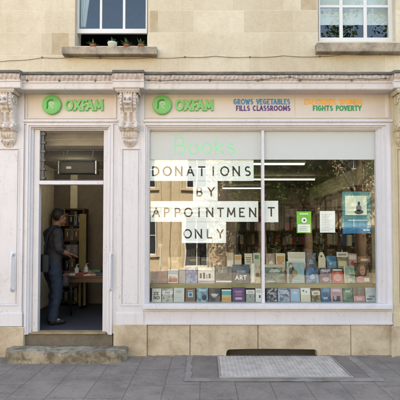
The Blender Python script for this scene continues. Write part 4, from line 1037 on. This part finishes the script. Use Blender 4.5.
e = empty('display_board', (X(82.5, 2.0), 2.0, FZ), 'narrow tan display board standing beside the dark bookcase in the doorway', 'board')
MB().box(X(79, 2.0), X(86, 2.0), 2.0, 2.03, FZ + .05, Z(214, 2.0), .004).build('panel', M['wood'], e)
MB().box(X(80, 2.0), X(85, 2.0), 1.9, 2.15, FZ, FZ + .049, .004).build('foot', M['black'], e)
# framed picture on the bookcase
mb = MB(); mb.pbox(52, 64.5, 209, 226, 2.18, 2.205, .004); mb.pbox(53.4, 63, 211, 224.4, 2.176, 2.1795, mi=1)
tag(mb.build('picture_frame', [CM['orange'], flat('warm print', (.45, .30, .16), .6)], origin=(X(58, 2.18), 2.18, Z(226, 2.18))), 'orange framed picture against the bookcase behind the man\'s head', 'picture')
# table
T = empty('book_table', (X(84, 1.5), 1.5, FZ), 'dark table of books and hand gel bottles inside the doorway', 'table')
tz = Z(276, 1.2); tx0, tx1, ty0, ty1 = X(67, 1.2), X(106, 1.2), 1.2, 1.95
MB().box(tx0, tx1, ty0, ty1, tz - .03, tz, .005).build('tabletop', M['dwood'], T)
MB().box(tx0 + .04, tx1 - .04, ty0 + .03, ty0 + .05, tz - .11, tz - .031).build('apron', M['dwood'], T)
for x in (tx0 + .06, tx1 - .06):
    for y in (ty0 + .06, ty1 - .06): MB().tube([(x, y, FZ), (x, y, tz - .031)], .018, 8).build('leg', M['black'], T)
bottle_l = ['white pump bottle on the book table nearer the man\'s hand', 'white pump bottle on the book table nearer the grey board']
for (px, py), lb in zip(((77, 266.8), (86.6, 264.0)), bottle_l):
    Yb = 1.32 if px < 80 else 1.5; x = X(px, Yb); mb = MB()
    mb.lathe([(.0, 0), (.034, 0), (.036, .01), (.036, .10), (.03, .125), (.013, .135), (.013, .15)], (x, Yb, tz + .001), 16)
    e = mb.build('pump_bottle', CM['white'], origin=(x, Yb, tz)); tag(e, lb, 'bottle', 'pump bottles on the book table')
    p = MB(); p.tube([(x, Yb, tz + .15), (x, Yb, tz + .185), (x + .035, Yb, tz + .187)], .006, 6); p.lathe([(.016, .15), (.016, .165)], (x, Yb, tz), 12); p.build('pump', CM['white'], e)
tb = [(68, 'pink', 'pink magazine lying flat nearest the table corner by the man'), (74, 'white', 'white booklet lying flat on the book table'), (81, 'red', 'red book lying flat on the book table'), (88, 'cream', 'cream book lying flat on the book table'), (94, 'pink', 'pink book lying flat at the far end of the book table'), (99, 'navy', 'navy book lying flat at the far end of the book table')]
for k, (px, cname, lb) in enumerate(tb):
    x = X(px, 1.3); mb = MB(); t = MB(); t.box(-.075, .075, -.11, .11, 0, .02 + .01 * (k % 3), .002); t.box(-.05, .05, .03, .07, .0201 + .01 * (k % 3), .0206 + .01 * (k % 3), mi=1)
    o = t.build('table_book', [CM[cname], CM['grey']]); o.location = (x, 1.36, tz + .001); o.rotation_euler.z = R(random.uniform(-14, 14)); tag(o, lb, 'book', 'books lying on the table')
for k, (px, yy, cname, lb) in enumerate(((70, 1.58, 'white', 'white leaflet lying at the near corner of the book table'), (79, 1.6, 'sky', 'pale blue leaflet lying between the two pump bottles'), (91, 1.56, 'white', 'white leaflet lying past the farther pump bottle'), (97, 1.62, 'cream', 'cream leaflet lying at the far end of the book table'))):
    o = MB().box(-.08, .08, -.11, .11, 0, .008, .001).build('leaflet', CM[cname]); o.location = (X(px, yy), yy, tz + .001); o.rotation_euler.z = R(random.uniform(-25, 25)); tag(o, lb, 'leaflet', 'leaflets on the book table')
for k in range(4):
    o = MB().box(-.09, .09, -.11, .11, 0, .03 + .012 * k, .003).build('table_book', [CM[('brown', 'navy', 'sand', 'green')[k]]]); o.location = (X(72 + k * 8.5, 1.75), 1.72, tz + .001); o.rotation_euler.z = R(random.uniform(-10, 10))
    tag(o, ('brown', 'navy blue', 'sand coloured', 'green')[k] + ' thick book lying on the rear of the book table', 'book', 'thick books at the rear of the table')

# ------------------------------------------------------------------ the man
SK = flat('skin', (.30, .17, .12), .5, var=.06)
SHIRT = flat('dark grey check shirt', (.026, .026, .030), .85, var=.35, scale=18); JEAN = flat('blue denim', (.016, .027, .052), .85, var=.25, scale=14); HAIR = flat('dark brown hair', (.012, .009, .007), .6, var=.4, scale=40); SHOE = flat('dark shoe leather', (.02, .018, .017), .5)
def skin(name, joints, edges, radii, root, mat, parent=None, sub=2, remesh=None, extra=None):
    names = list(joints); me = bpy.data.meshes.new(name); me.from_pydata([joints[k] for k in names], [(names.index(a), names.index(b)) for a, b in edges], [])
    ob = bpy.data.objects.new(name, me); COL.objects.link(ob)
    md = ob.modifiers.new('skin', 'SKIN'); md.use_smooth_shade = True
    sv = me.skin_vertices[0].data
    for i, k in enumerate(names):
        r = radii[k]; sv[i].radius = (r, r) if not isinstance(r, tuple) else r; sv[i].use_root = (k == root)
    ms = ob.modifiers.new('sub', 'SUBSURF'); ms.levels = sub; ms.render_levels = sub
    dg = bpy.context.evaluated_depsgraph_get(); dg.update(); m2 = bpy.data.meshes.new_from_object(ob.evaluated_get(dg))
    bpy.data.objects.remove(ob); bpy.data.meshes.remove(me)
    return m2
def to_obj(name, bm, mat, parent=None, remesh=None, smooth=True):
    me = bpy.data.meshes.new(name); bm.to_mesh(me); bm.free(); ob = bpy.data.objects.new(name, me); COL.objects.link(ob)
    if remesh:
        rm = ob.modifiers.new('remesh', 'REMESH'); rm.mode = 'VOXEL'; rm.voxel_size = remesh; sm = ob.modifiers.new('smooth', 'SMOOTH'); sm.factor = .5; sm.iterations = 2
        dg = bpy.context.evaluated_depsgraph_get(); dg.update(); m2 = bpy.data.meshes.new_from_object(ob.evaluated_get(dg)); ob.modifiers.clear(); ob.data = m2; bpy.data.meshes.remove(me)
    ob.data.materials.clear(); ob.data.materials.append(mat)
    for p in ob.data.polygons: p.use_smooth = smooth
    if parent is not None: attach(ob, parent)
    return ob
PX, PYm = X(54.2, .62), .62     # where he stands; local frame: x = forward (towards +X, a little into the room)
rotP = Matrix.Translation((PX, PYm, FZ)) @ Matrix.Rotation(R(44), 4, 'Z')
def L(x, y, z): return tuple(rotP @ Vector((x, y, z)))
J = dict(pelvis=L(-.03, 0, .93), belly=L(0, 0, 1.08), chest=L(-.01, 0, 1.29), uchest=L(-.02, 0, 1.40), neck=L(.03, 0, 1.48), skull=L(.07, 0, 1.56),
         shl=L(-.02, .15, 1.39), ell=L(.03, .23, 1.13), wrl=L(.22, .17, 1.05), shr=L(-.02, -.16, 1.39), elr=L(-.03, -.23, 1.12), wrr=L(.17, -.17, 1.06),
         hl=L(-.03, .09, .90), kl=L(.06, .10, .50), al=L(.0, .10, .09), hr=L(-.03, -.09, .90), kr=L(.02, -.10, .50), ar=L(-.06, -.10, .09),
         tl=L(.15, .12, .035), tr=L(.09, -.12, .035))
RD = dict(pelvis=(.14, .12), belly=(.135, .115), chest=(.15, .12), uchest=(.12, .09), neck=.056, skull=.055, shl=.062, ell=.044, wrl=.030, shr=.062, elr=.044, wrr=.030,
          hl=.092, kl=.060, al=.043, hr=.092, kr=.060, ar=.043, tl=.035, tr=.035)
ED = [('pelvis', 'belly'), ('belly', 'chest'), ('chest', 'uchest'), ('uchest', 'neck'), ('neck', 'skull'), ('uchest', 'shl'), ('shl', 'ell'), ('ell', 'wrl'), ('uchest', 'shr'), ('shr', 'elr'), ('elr', 'wrr'),
      ('pelvis', 'hl'), ('hl', 'kl'), ('kl', 'al'), ('pelvis', 'hr'), ('hr', 'kr'), ('kr', 'ar'), ('al', 'tl'), ('ar', 'tr')]
bm = bmesh.new()
def addm(me):
    bm.from_mesh(me); bpy.data.meshes.remove(me)
addm(skin('body', J, ED, RD, 'pelvis', None))
# head: skull, jaw, nose, brow, lips, ears in the local frame, joined by voxel remesh
def lump(c, r, s, rot=0):
    t = bmesh.new(); bmesh.ops.create_icosphere(t, subdivisions=3, radius=r)
    m = rotP @ Matrix.Translation(c) @ Matrix.Rotation(R(rot), 4, 'Y') @ Matrix.Diagonal((*s, 1)); bmesh.ops.transform(t, matrix=m, verts=t.verts)
    me = bpy.data.meshes.new('lump'); t.to_mesh(me); t.free(); addm(me)
hx, hz = .085, 1.635
lump((hx - .01, 0, hz + .02), .098, (1.0, .80, .98)); lump((hx + .03, 0, hz - .045), .068, (.95, .82, 1.05)); lump((hx + .065, 0, hz - .09), .032, (1, 1.1, .8))
lump((hx + .094, 0, hz - .016), .014, (1.1, .75, 1.8), -16); lump((hx + .103, 0, hz - .034), .011, (1, 1.1, .8)); lump((hx + .078, 0, hz + .024), .022, (.8, 2.0, .55))
lump((hx + .098, 0, hz - .062), .012, (.8, 1.9, .5)); lump((hx + .094, 0, hz - .076), .012, (.8, 1.7, .55))
for sy in (-1, 1): lump((hx - .012, sy * .082, hz - .01), .028, (.75, .35, 1.15)); lump((hx + .066, sy * .04, hz - .035), .026, (.9, .9, .8))
# hands: palm, four fingers, thumb
for sg, wr, el in ((1, 'wrl', 'ell'), (-1, 'wrr', 'elr')):
    W = Vector(J[wr]); d = (W - Vector(J[el])).normalized(); side = (rotP.to_3x3() @ Vector((0, 1, 0))).normalized(); side = (side - d * side.dot(d)).normalized(); up = d.cross(side)
    if up.z < 0: up = -up
    pj = dict(a=tuple(W - d * .02), b=tuple(W + d * .045), c=tuple(W + d * .085)); addm(skin('palm', pj, [('a', 'b'), ('b', 'c')], dict(a=(.028, .02), b=(.038, .016), c=(.036, .013)), 'a', None, sub=1))
    for k, (off, ln) in enumerate(((-.030, .066), (-.010, .076), (.011, .070), (.030, .054))):
        s0 = W + d * .07 + side * off; s1 = s0 + d * (.02 + ln * .35); s2 = s1 + d * ln * .36 - up * ln * .14; s3 = s2 + d * ln * .26 - up * ln * .24
        addm(skin('finger', dict(a=tuple(s0), b=tuple(s1), c=tuple(s2), e=tuple(s3)), [('a', 'b'), ('b', 'c'), ('c', 'e')], dict(a=.0095, b=.009, c=.0085, e=.007), 'a', None, sub=1))
    ts = -sg; s0 = W + d * .018 + side * ts * .022; s1 = s0 + side * ts * .028 + d * .03 + up * .004; s2 = s1 + d * .03 + side * ts * .008
    addm(skin('thumb', dict(a=tuple(s0), b=tuple(s1), c=tuple(s2)), [('a', 'b'), ('b', 'c')], dict(a=.013, b=.0105, c=.008), 'a', None, sub=1))
man = to_obj('person', bm, SK, None, remesh=.006)
tag(man, 'man with short dark hair, dark shirt and jeans reaching over a table inside the doorway', 'person')
def garment(name, keys, grow, mat, over=None, root=None, vox=.012):
    Jn = {k: J[k] for k in keys}; Jn.update(over or {}); Rn = {}
    for k in Jn:
        r = RD.get(k, .05); Rn[k] = tuple(q + grow for q in r) if isinstance(r, tuple) else r + grow
    return Jn, Rn
# shirt and trousers: lofted rings and tapered tubes, fused
mid = lambda a, b, t: tuple(Vector(J[a]).lerp(Vector(J[b]), t))
def loft(mbx, rings, n=24):
    V = [[mbx.bm.verts.new(L(cx + rx * math.cos(2 * math.pi * k / n), ry * math.sin(2 * math.pi * k / n), z)) for k in range(n)] for cx, rx, ry, z in rings]
    for A, Bq in zip(V, V[1:]):
        for k in range(n): mbx.bm.faces.new((A[k], A[(k + 1) % n], Bq[(k + 1) % n], Bq[k]))
    mbx.bm.faces.new(V[0]); mbx.bm.faces.new(V[-1])
mb = MB(); loft(mb, [(-.03, .128, .185, .83), (-.028, .130, .186, .93), (-.01, .126, .172, 1.03), (0, .128, .172, 1.14), (-.005, .132, .186, 1.27), (-.018, .118, .192, 1.36), (-.02, .092, .150, 1.425), (.004, .074, .086, 1.468), (.018, .066, .070, 1.50)])
for a, e_, w2 in (('shl', 'ell', 'wrl'), ('shr', 'elr', 'wrr')): mb.tube([mid(a, 'uchest', .35), J[a], mid(a, e_, .5), J[e_], mid(e_, w2, .30)], [.075, .078, .066, .058, .054], 14)
bmesh.ops.recalc_face_normals(mb.bm, faces=mb.bm.faces[:]); bmesh.ops.triangulate(mb.bm, faces=[f for f in mb.bm.faces if len(f.verts) > 4])
sh = to_obj('shirt', mb.bm, SHIRT, man, remesh=.011)
for v in sh.data.vertices: v.co += Vector((1, 1, .4)) * (noise.noise(Vector((v.co.x * 9, v.co.y * 9, v.co.z * 16))) * .012 + noise.noise(v.co * 30) * .004)
mb = MB(); loft(mb, [(-.03, .118, .168, .80), (-.03, .122, .172, .88), (-.02, .115, .160, .98)])
for h_, k_, sy in (('hl', 'kl', 1), ('hr', 'kr', -1)):
    ank = L(.0 if sy > 0 else -.06, sy * .10, .045)
    mb.tube([L(-.03, sy * .085, .93), L(-.02, sy * .09, .78), mid(h_, k_, .6), J[k_], tuple(Vector(J[k_]).lerp(Vector(ank), .5)), ank], [.105, .104, .088, .075, .070, .070], 16)
bmesh.ops.recalc_face_normals(mb.bm, faces=mb.bm.faces[:]); bmesh.ops.triangulate(mb.bm, faces=[f for f in mb.bm.faces if len(f.verts) > 4])
tr = to_obj('trousers', mb.bm, JEAN, man, remesh=.011)
for v in tr.data.vertices: v.co += Vector((1, 1, .3)) * (noise.noise(Vector((v.co.x * 8, v.co.y * 8, v.co.z * 15))) * .014 + noise.noise(v.co * 28) * .004)
for a, t_ in (('al', 'tl'), ('ar', 'tr')):
    A = Vector(J[a]); Tt = Vector(J[t_]); bm = bmesh.new(); d = (Tt - A); d.z = 0
    addm(skin('shoe', dict(h=tuple(A + Vector((0, 0, -.045)) - d.normalized() * .05), m=tuple(A + d * .5 - Vector((0, 0, .045))), t=tuple(Tt + d.normalized() * .05)), [('h', 'm'), ('m', 't')], dict(h=.045, m=.046, t=(.044, .03)), 'm', None))
    for v in bm.verts: v.co.z = max(v.co.z, FZ + .001)
    to_obj('shoe', bm, SHOE, man)
# hair: cap over the skull, open at the face
bm = bmesh.new(); t = bmesh.new(); bmesh.ops.create_icosphere(t, subdivisions=5, radius=1)
kill = []
for v in t.verts:
    x, y, z = v.co; nz = noise.noise(v.co * 7) * .06 + noise.noise(v.co * 22) * .03
    v.co = Vector((hx - .016 + x * (.108 + nz * .1), y * (.092 + nz * .09), hz + .026 + z * (.108 + nz * .12)))
    if x > .42 and z < .55: kill.append(v)
    elif z < -.88 or (x > .12 and z < -.05) or (x > -.2 and z < -.5): kill.append(v)
bmesh.ops.delete(t, geom=kill, context='VERTS'); bmesh.ops.transform(t, matrix=rotP, verts=t.verts); me = bpy.data.meshes.new('hair'); t.to_mesh(me); t.free(); addm(me)
ho = to_obj('hair', bm, HAIR, man); so_ = ho.modifiers.new('solid', 'SOLIDIFY'); so_.thickness = .012; so_.offset = -1
for sy in (-1, 1):
    t = MB(); t.ball(L(hx + .062, sy * .031, hz + .003), .0115); t.ball(L(hx + .0705, sy * .0315, hz + .003), .0055, mi=1); t.build('eye', [CM['grey'], CM['black']], man)
# shoulder bag, hung from his shoulder on its strap
bgx = empty('shoulder_bag', L(-.17, -.10, .84), 'black shoulder bag hanging behind the man on a long strap', 'bag')
q = MB(); q.box(-.15, .15, -.05, .05, 0, .26, .03); m = MB(); m.add(q.bm, 0, rotP @ Matrix.Translation((-.205, -.11, .80)) @ Matrix.Rotation(R(75), 4, 'Z')); m.build('pouch', flat('black bag canvas', (.022, .021, .021), .8), bgx, smooth_angle=40)
m = MB(); m.tube([L(-.21, -.14, 1.05), L(-.205, -.15, 1.2), L(-.165, -.15, 1.36), L(-.07, -.15, 1.475), L(0, -.13, 1.478), L(.09, -.08, 1.42)], .014, 8); m.build('strap', flat('black bag strap', (.015, .015, .015), .8), bgx)

PYREF = 40
# ------------------------------------------------------------------ pots on the first-floor sill
LEAF = flat('pot plant leaf', (.05, .11, .04), .6, var=.4, scale=30); TERRA = flat('terracotta', (.28, .10, .06), .8)
def pot(px, w_px, h_px, mat, label, leaves, Y=.04, cat='plant pot'):
    x = X(px, Y); z0 = Z(46.3, -.06) - .002; r = w_px / 2 / 70.5; h = h_px / 70.5
    mb = MB(); mb.lathe([(r * .7, 0), (r * .98, h * .85), (r, h * .86), (r, h), (r * .88, h), (r * .85, h * .86), (.002, h * .84)], (x, Y, z0), 20)
    e = mb.build('plant_pot', mat, origin=(x, Y, z0)); tag(e, label, cat, 'pots on the upper window sill')
    if leaves:
        m = MB()
        for k in range(leaves):
            a = random.uniform(0, 6.28); L_ = random.uniform(.05, .12); up = random.uniform(.2, 1.1); d = Vector((math.cos(a), math.sin(a) * .6, up)).normalized(); s = d.cross(Vector((0, 0, 1))).normalized(); p = Vector((x, Y, z0 + h * .84)); n = d.cross(s)
            pts = [p, p + d * L_ * .5 + s * .016, p + d * L_ + n * .01, p + d * L_ * .5 - s * .016]
            m.bm.faces.new([m.bm.verts.new(v) for v in pts])
        m.build('leaves', LEAF, e, normals=False)
pot(112.4, 9.6, 6.6, CM['white'], 'white mug shaped pot in the middle of the upper window sill', 26)
pot(93, 6, 4.6, TERRA, 'small terracotta pot at the curtain end of the upper window sill', 18)
pot(126.6, 6, 4.6, TERRA, 'small terracotta pot just beyond the white one on the upper window sill', 22)
pot(141, 6.4, 4.6, TERRA, 'terracotta pot at the far end of the upper window sill', 10)

PYREF = 235
# ------------------------------------------------------------------ across the road (seen in the glass)
HST = ashlar('sunlit terrace stone', (.58, .50, .38), (.52, .44, .32), (.36, .29, .19), .36, .7, 1.2, .005, stain=(.3, .22, .13), stain_amt=.3)
HGL = flat('dark house glass', (.02, .025, .03), .08, .6, var=.2); SLATE = flat('roof slate', (.10, .10, .11), .8)
def house(x0, wd, floors, label):
    y = -14.0; h = 3.1 * floors; e = empty('terrace_house', (x0 + wd / 2, y - 4, 0), label, 'house', 'stone houses across the road')
    n = 3; holes = []; bw = wd / n
    for f_ in range(floors):
        for k in range(n):
            cx = x0 + bw * (k + .5)
            if f_ == 0 and k == 0: holes.append((cx - .55, cx + .55, .15, 2.55))
            else: holes.append((cx - .52, cx + .52, .75 + 3.1 * f_, 2.6 + 3.1 * f_))
    mb = MB(); wall_holes(mb, x0, x0 + wd, -.1, h, holes, y, y - .35)
    mb.box(x0, x0 + wd, y - 8, y - .36, h - .3, h); mb.box(x0, x0 + .2, y - 8, y - .352, -.1, h - .301); mb.box(x0 + wd - .2, x0 + wd, y - 8, y - .352, -.1, h - .301)
    mb.build('wall', HST, e)
    mb = MB()
    for z, d, t in ((2.95, .14, .16), (h - .25, .32, .25)): mb.box(x0, x0 + wd, y + .001, y + d, z, z + t, .02)
    mb.build('cornice', HST, e)
    mb = MB(); mb.prism([(x0, h + .002), (x0 + wd, h + .002), (x0 + wd, h + .5), (x0, h + .5)], y - .3, y - 8); mb.build('roof', SLATE, e)
    for k in range(n + 1):
        xx = min(max(x0 + bw * k, x0 + .22), x0 + wd - .22); mb = MB(); mb.box(xx - .2, xx + .2, y + .001, y + .10, -.05, 2.948, .015); mb.box(xx - .18, xx + .18, y + .001, y + .08, 3.112, h - .252, .015); mb.box(xx - .25, xx + .25, y + .0012, y + .15, h - .6, h - .42, .02)
        mb.build('pilaster', HST, e)
    for a, b, c, d in holes:
        mb = MB(); mb.ring((a - .16, b + .16, c - .02, d + .16), (a, b, c, d), [(0, y), (0, y + .07), (.7, y + .05), (1, y + .001)], sides='ltr'); mb.box(a - .24, b + .24, y + .001, y + .17, d + .2, d + .3, .02); mb.box(a - .2, b + .2, y + .001, y + .13, c - .12, c - .022, .01)
        mb.build('window_surround', HST, e)
        mb = MB(); mb.ring((a, b, c, d), (a + .07, b - .07, c + .07, d - .07), [(0, y - .12), (0, y - .11), (1, y - .11), (1, y - .16)])
        mb.box((a + b) / 2 - .02, (a + b) / 2 + .02, y - .15, y - .115, c + .05, d - .05); mb.box(a + .05, b - .05, y - .151, y - .116, (c + d) / 2 - .02, (c + d) / 2 + .02)
        w_ = mb.build('window' if c > .5 else 'door', M['swhite'], e)
        MB().box(a, b, y - .19, y - .17, c, d).build('pane', HGL, w_)
house(-16.02, 7.2, 3, 'three storey stone house across the road, farthest from the trees'); house(-8.81, 7.2, 3, 'three storey stone house across the road, beside the bus side path'.replace('bus side path', 'middle house')); house(-1.6, 7.2, 3, 'three storey stone house across the road, directly behind the trees'); house(5.61, 8.2, 3, 'three storey stone house across the road, at the end of the tree row')

BARK = stone_plain('bark', (.14, .10, .07), (.06, .045, .03), .8, 9)
def leafmat(nm, a, b):
    n = NT(nm); nd = n.t.nodes.new('ShaderNodeObjectInfo'); f = n.noise(1.3, 3); c = n.mix(n.ramp(f, [(.35, 0.0), (.65, 1.0)]), a, b); n.fin(c, .55, .3)
    tl = n.t.nodes.new('ShaderNodeBsdfTranslucent'); n.t.links.new(c, tl.inputs[0]); mx = n.t.nodes.new('ShaderNodeMixShader'); mx.inputs[0].default_value = .35
    n.t.links.new(n.b.outputs[0], mx.inputs[1]); n.t.links.new(tl.outputs[0], mx.inputs[2]); n.t.links.new(mx.outputs[0], n.out.inputs['Surface']); return n.m
LF = leafmat('tree leaves', (.030, .075, .014), (.075, .135, .025))
def tree(x, y, zb, zt, rad, label, n=9000):
    e = empty('street_tree', (x, y, 0), label, 'tree', 'trees across the road')
    mb = MB(); mb.tube([(x, y, -.05), (x + .06, y, zb * .5), (x - .04, y + .05, zb), (x, y, zb + (zt - zb) * .6)], [.22, .17, .14, .04], 10)
    for k in range(7):
        a = k * 2.4; h0 = zb * .8 + k * .35; mb.tube([(x, y, h0), (x + math.cos(a) * rad * .4, y + math.sin(a) * rad * .4, h0 + 1.0), (x + math.cos(a) * rad * .8, y + math.sin(a) * rad * .8, h0 + 1.7)], [.07, .045, .015], 6)
    mb.build('trunk', BARK, e)
    cl = []
    while len(cl) < 46:
        p = Vector((random.uniform(-1, 1), random.uniform(-1, 1), random.uniform(-1, 1)))
        if .3 < p.length < 1: cl.append(Vector((x + p.x * rad, y + p.y * rad, (zb + zt) / 2 + p.z * (zt - zb) / 2)))
    m = MB()
    for k in range(n):
        c = random.choice(cl); p = c + Vector((random.gauss(0, .33), random.gauss(0, .33), random.gauss(0, .26))); s = random.uniform(.05, .10)
        d = Vector((random.gauss(0, 1), random.gauss(0, 1), random.gauss(0, .6))).normalized(); q = d.cross(Vector((random.gauss(0, 1), random.gauss(0, 1), 1))).normalized()
        m.bm.faces.new([m.bm.verts.new(v) for v in (p - d * s, p + q * s * .5, p + d * s, p - q * s * .5)])
    m.build('crown', LF, e, normals=False)
tree(2.3, -11.6, 2.9, 7.6, 1.8, 'leafy street tree across the road, nearest the houses\' lit end'); tree(4.3, -12.1, 2.9, 8.8, 2.0, 'leafy street tree across the road, in the middle of its row'); tree(6.3, -11.4, 3.3, 13.4, 3.1, 'leafy street tree across the road, broadest of its row', 17000); tree(10.6, -11.8, 2.4, 11.0, 2.4, 'leafy street tree across the road, tallest of its row')
def hedge(x0, x1, y, h, label, n=5000):  # unseen hedges added to keep the lower reflection dark
    e = empty('hedge', ((x0 + x1) / 2, y, 0), label, 'hedge', 'hedges added across the road'); m = MB()
    for k in range(n):
        p = Vector((random.uniform(x0, x1), y + random.gauss(0, .22), random.uniform(0, 1) ** .8 * h)); p.z += noise.noise(p * 1.3) * .25; s_ = random.uniform(.05, .11)
        d = Vector((random.gauss(0, 1), random.gauss(0, 1), random.gauss(0, .7))).normalized(); q = d.cross(Vector((random.gauss(0, 1), random.gauss(0, 1), 1))).normalized()
        m.bm.faces.new([m.bm.verts.new(v) for v in (p - d * s_, p + q * s_ * .5, p + d * s_, p - q * s_ * .5)])
    m.build('foliage', LFD, e, normals=False)
    m = MB(); m.box(x0, x1, y - .08, y + .08, -.05, h * .8); m.build('stems', BARK, e)
LFD = leafmat('hedge leaves', (.010, .024, .007), (.022, .042, .010))
hedge(1.6, 5.2, -12.9, 1.9, 'hedge added across the road to darken the glass reflection, nearer the lit house'); hedge(5.3, 13, -12.9, 2.0, 'hedge added across the road to darken the glass reflection, under the tallest trees', 9000)

mb = MB(); rr = random.Random(3)
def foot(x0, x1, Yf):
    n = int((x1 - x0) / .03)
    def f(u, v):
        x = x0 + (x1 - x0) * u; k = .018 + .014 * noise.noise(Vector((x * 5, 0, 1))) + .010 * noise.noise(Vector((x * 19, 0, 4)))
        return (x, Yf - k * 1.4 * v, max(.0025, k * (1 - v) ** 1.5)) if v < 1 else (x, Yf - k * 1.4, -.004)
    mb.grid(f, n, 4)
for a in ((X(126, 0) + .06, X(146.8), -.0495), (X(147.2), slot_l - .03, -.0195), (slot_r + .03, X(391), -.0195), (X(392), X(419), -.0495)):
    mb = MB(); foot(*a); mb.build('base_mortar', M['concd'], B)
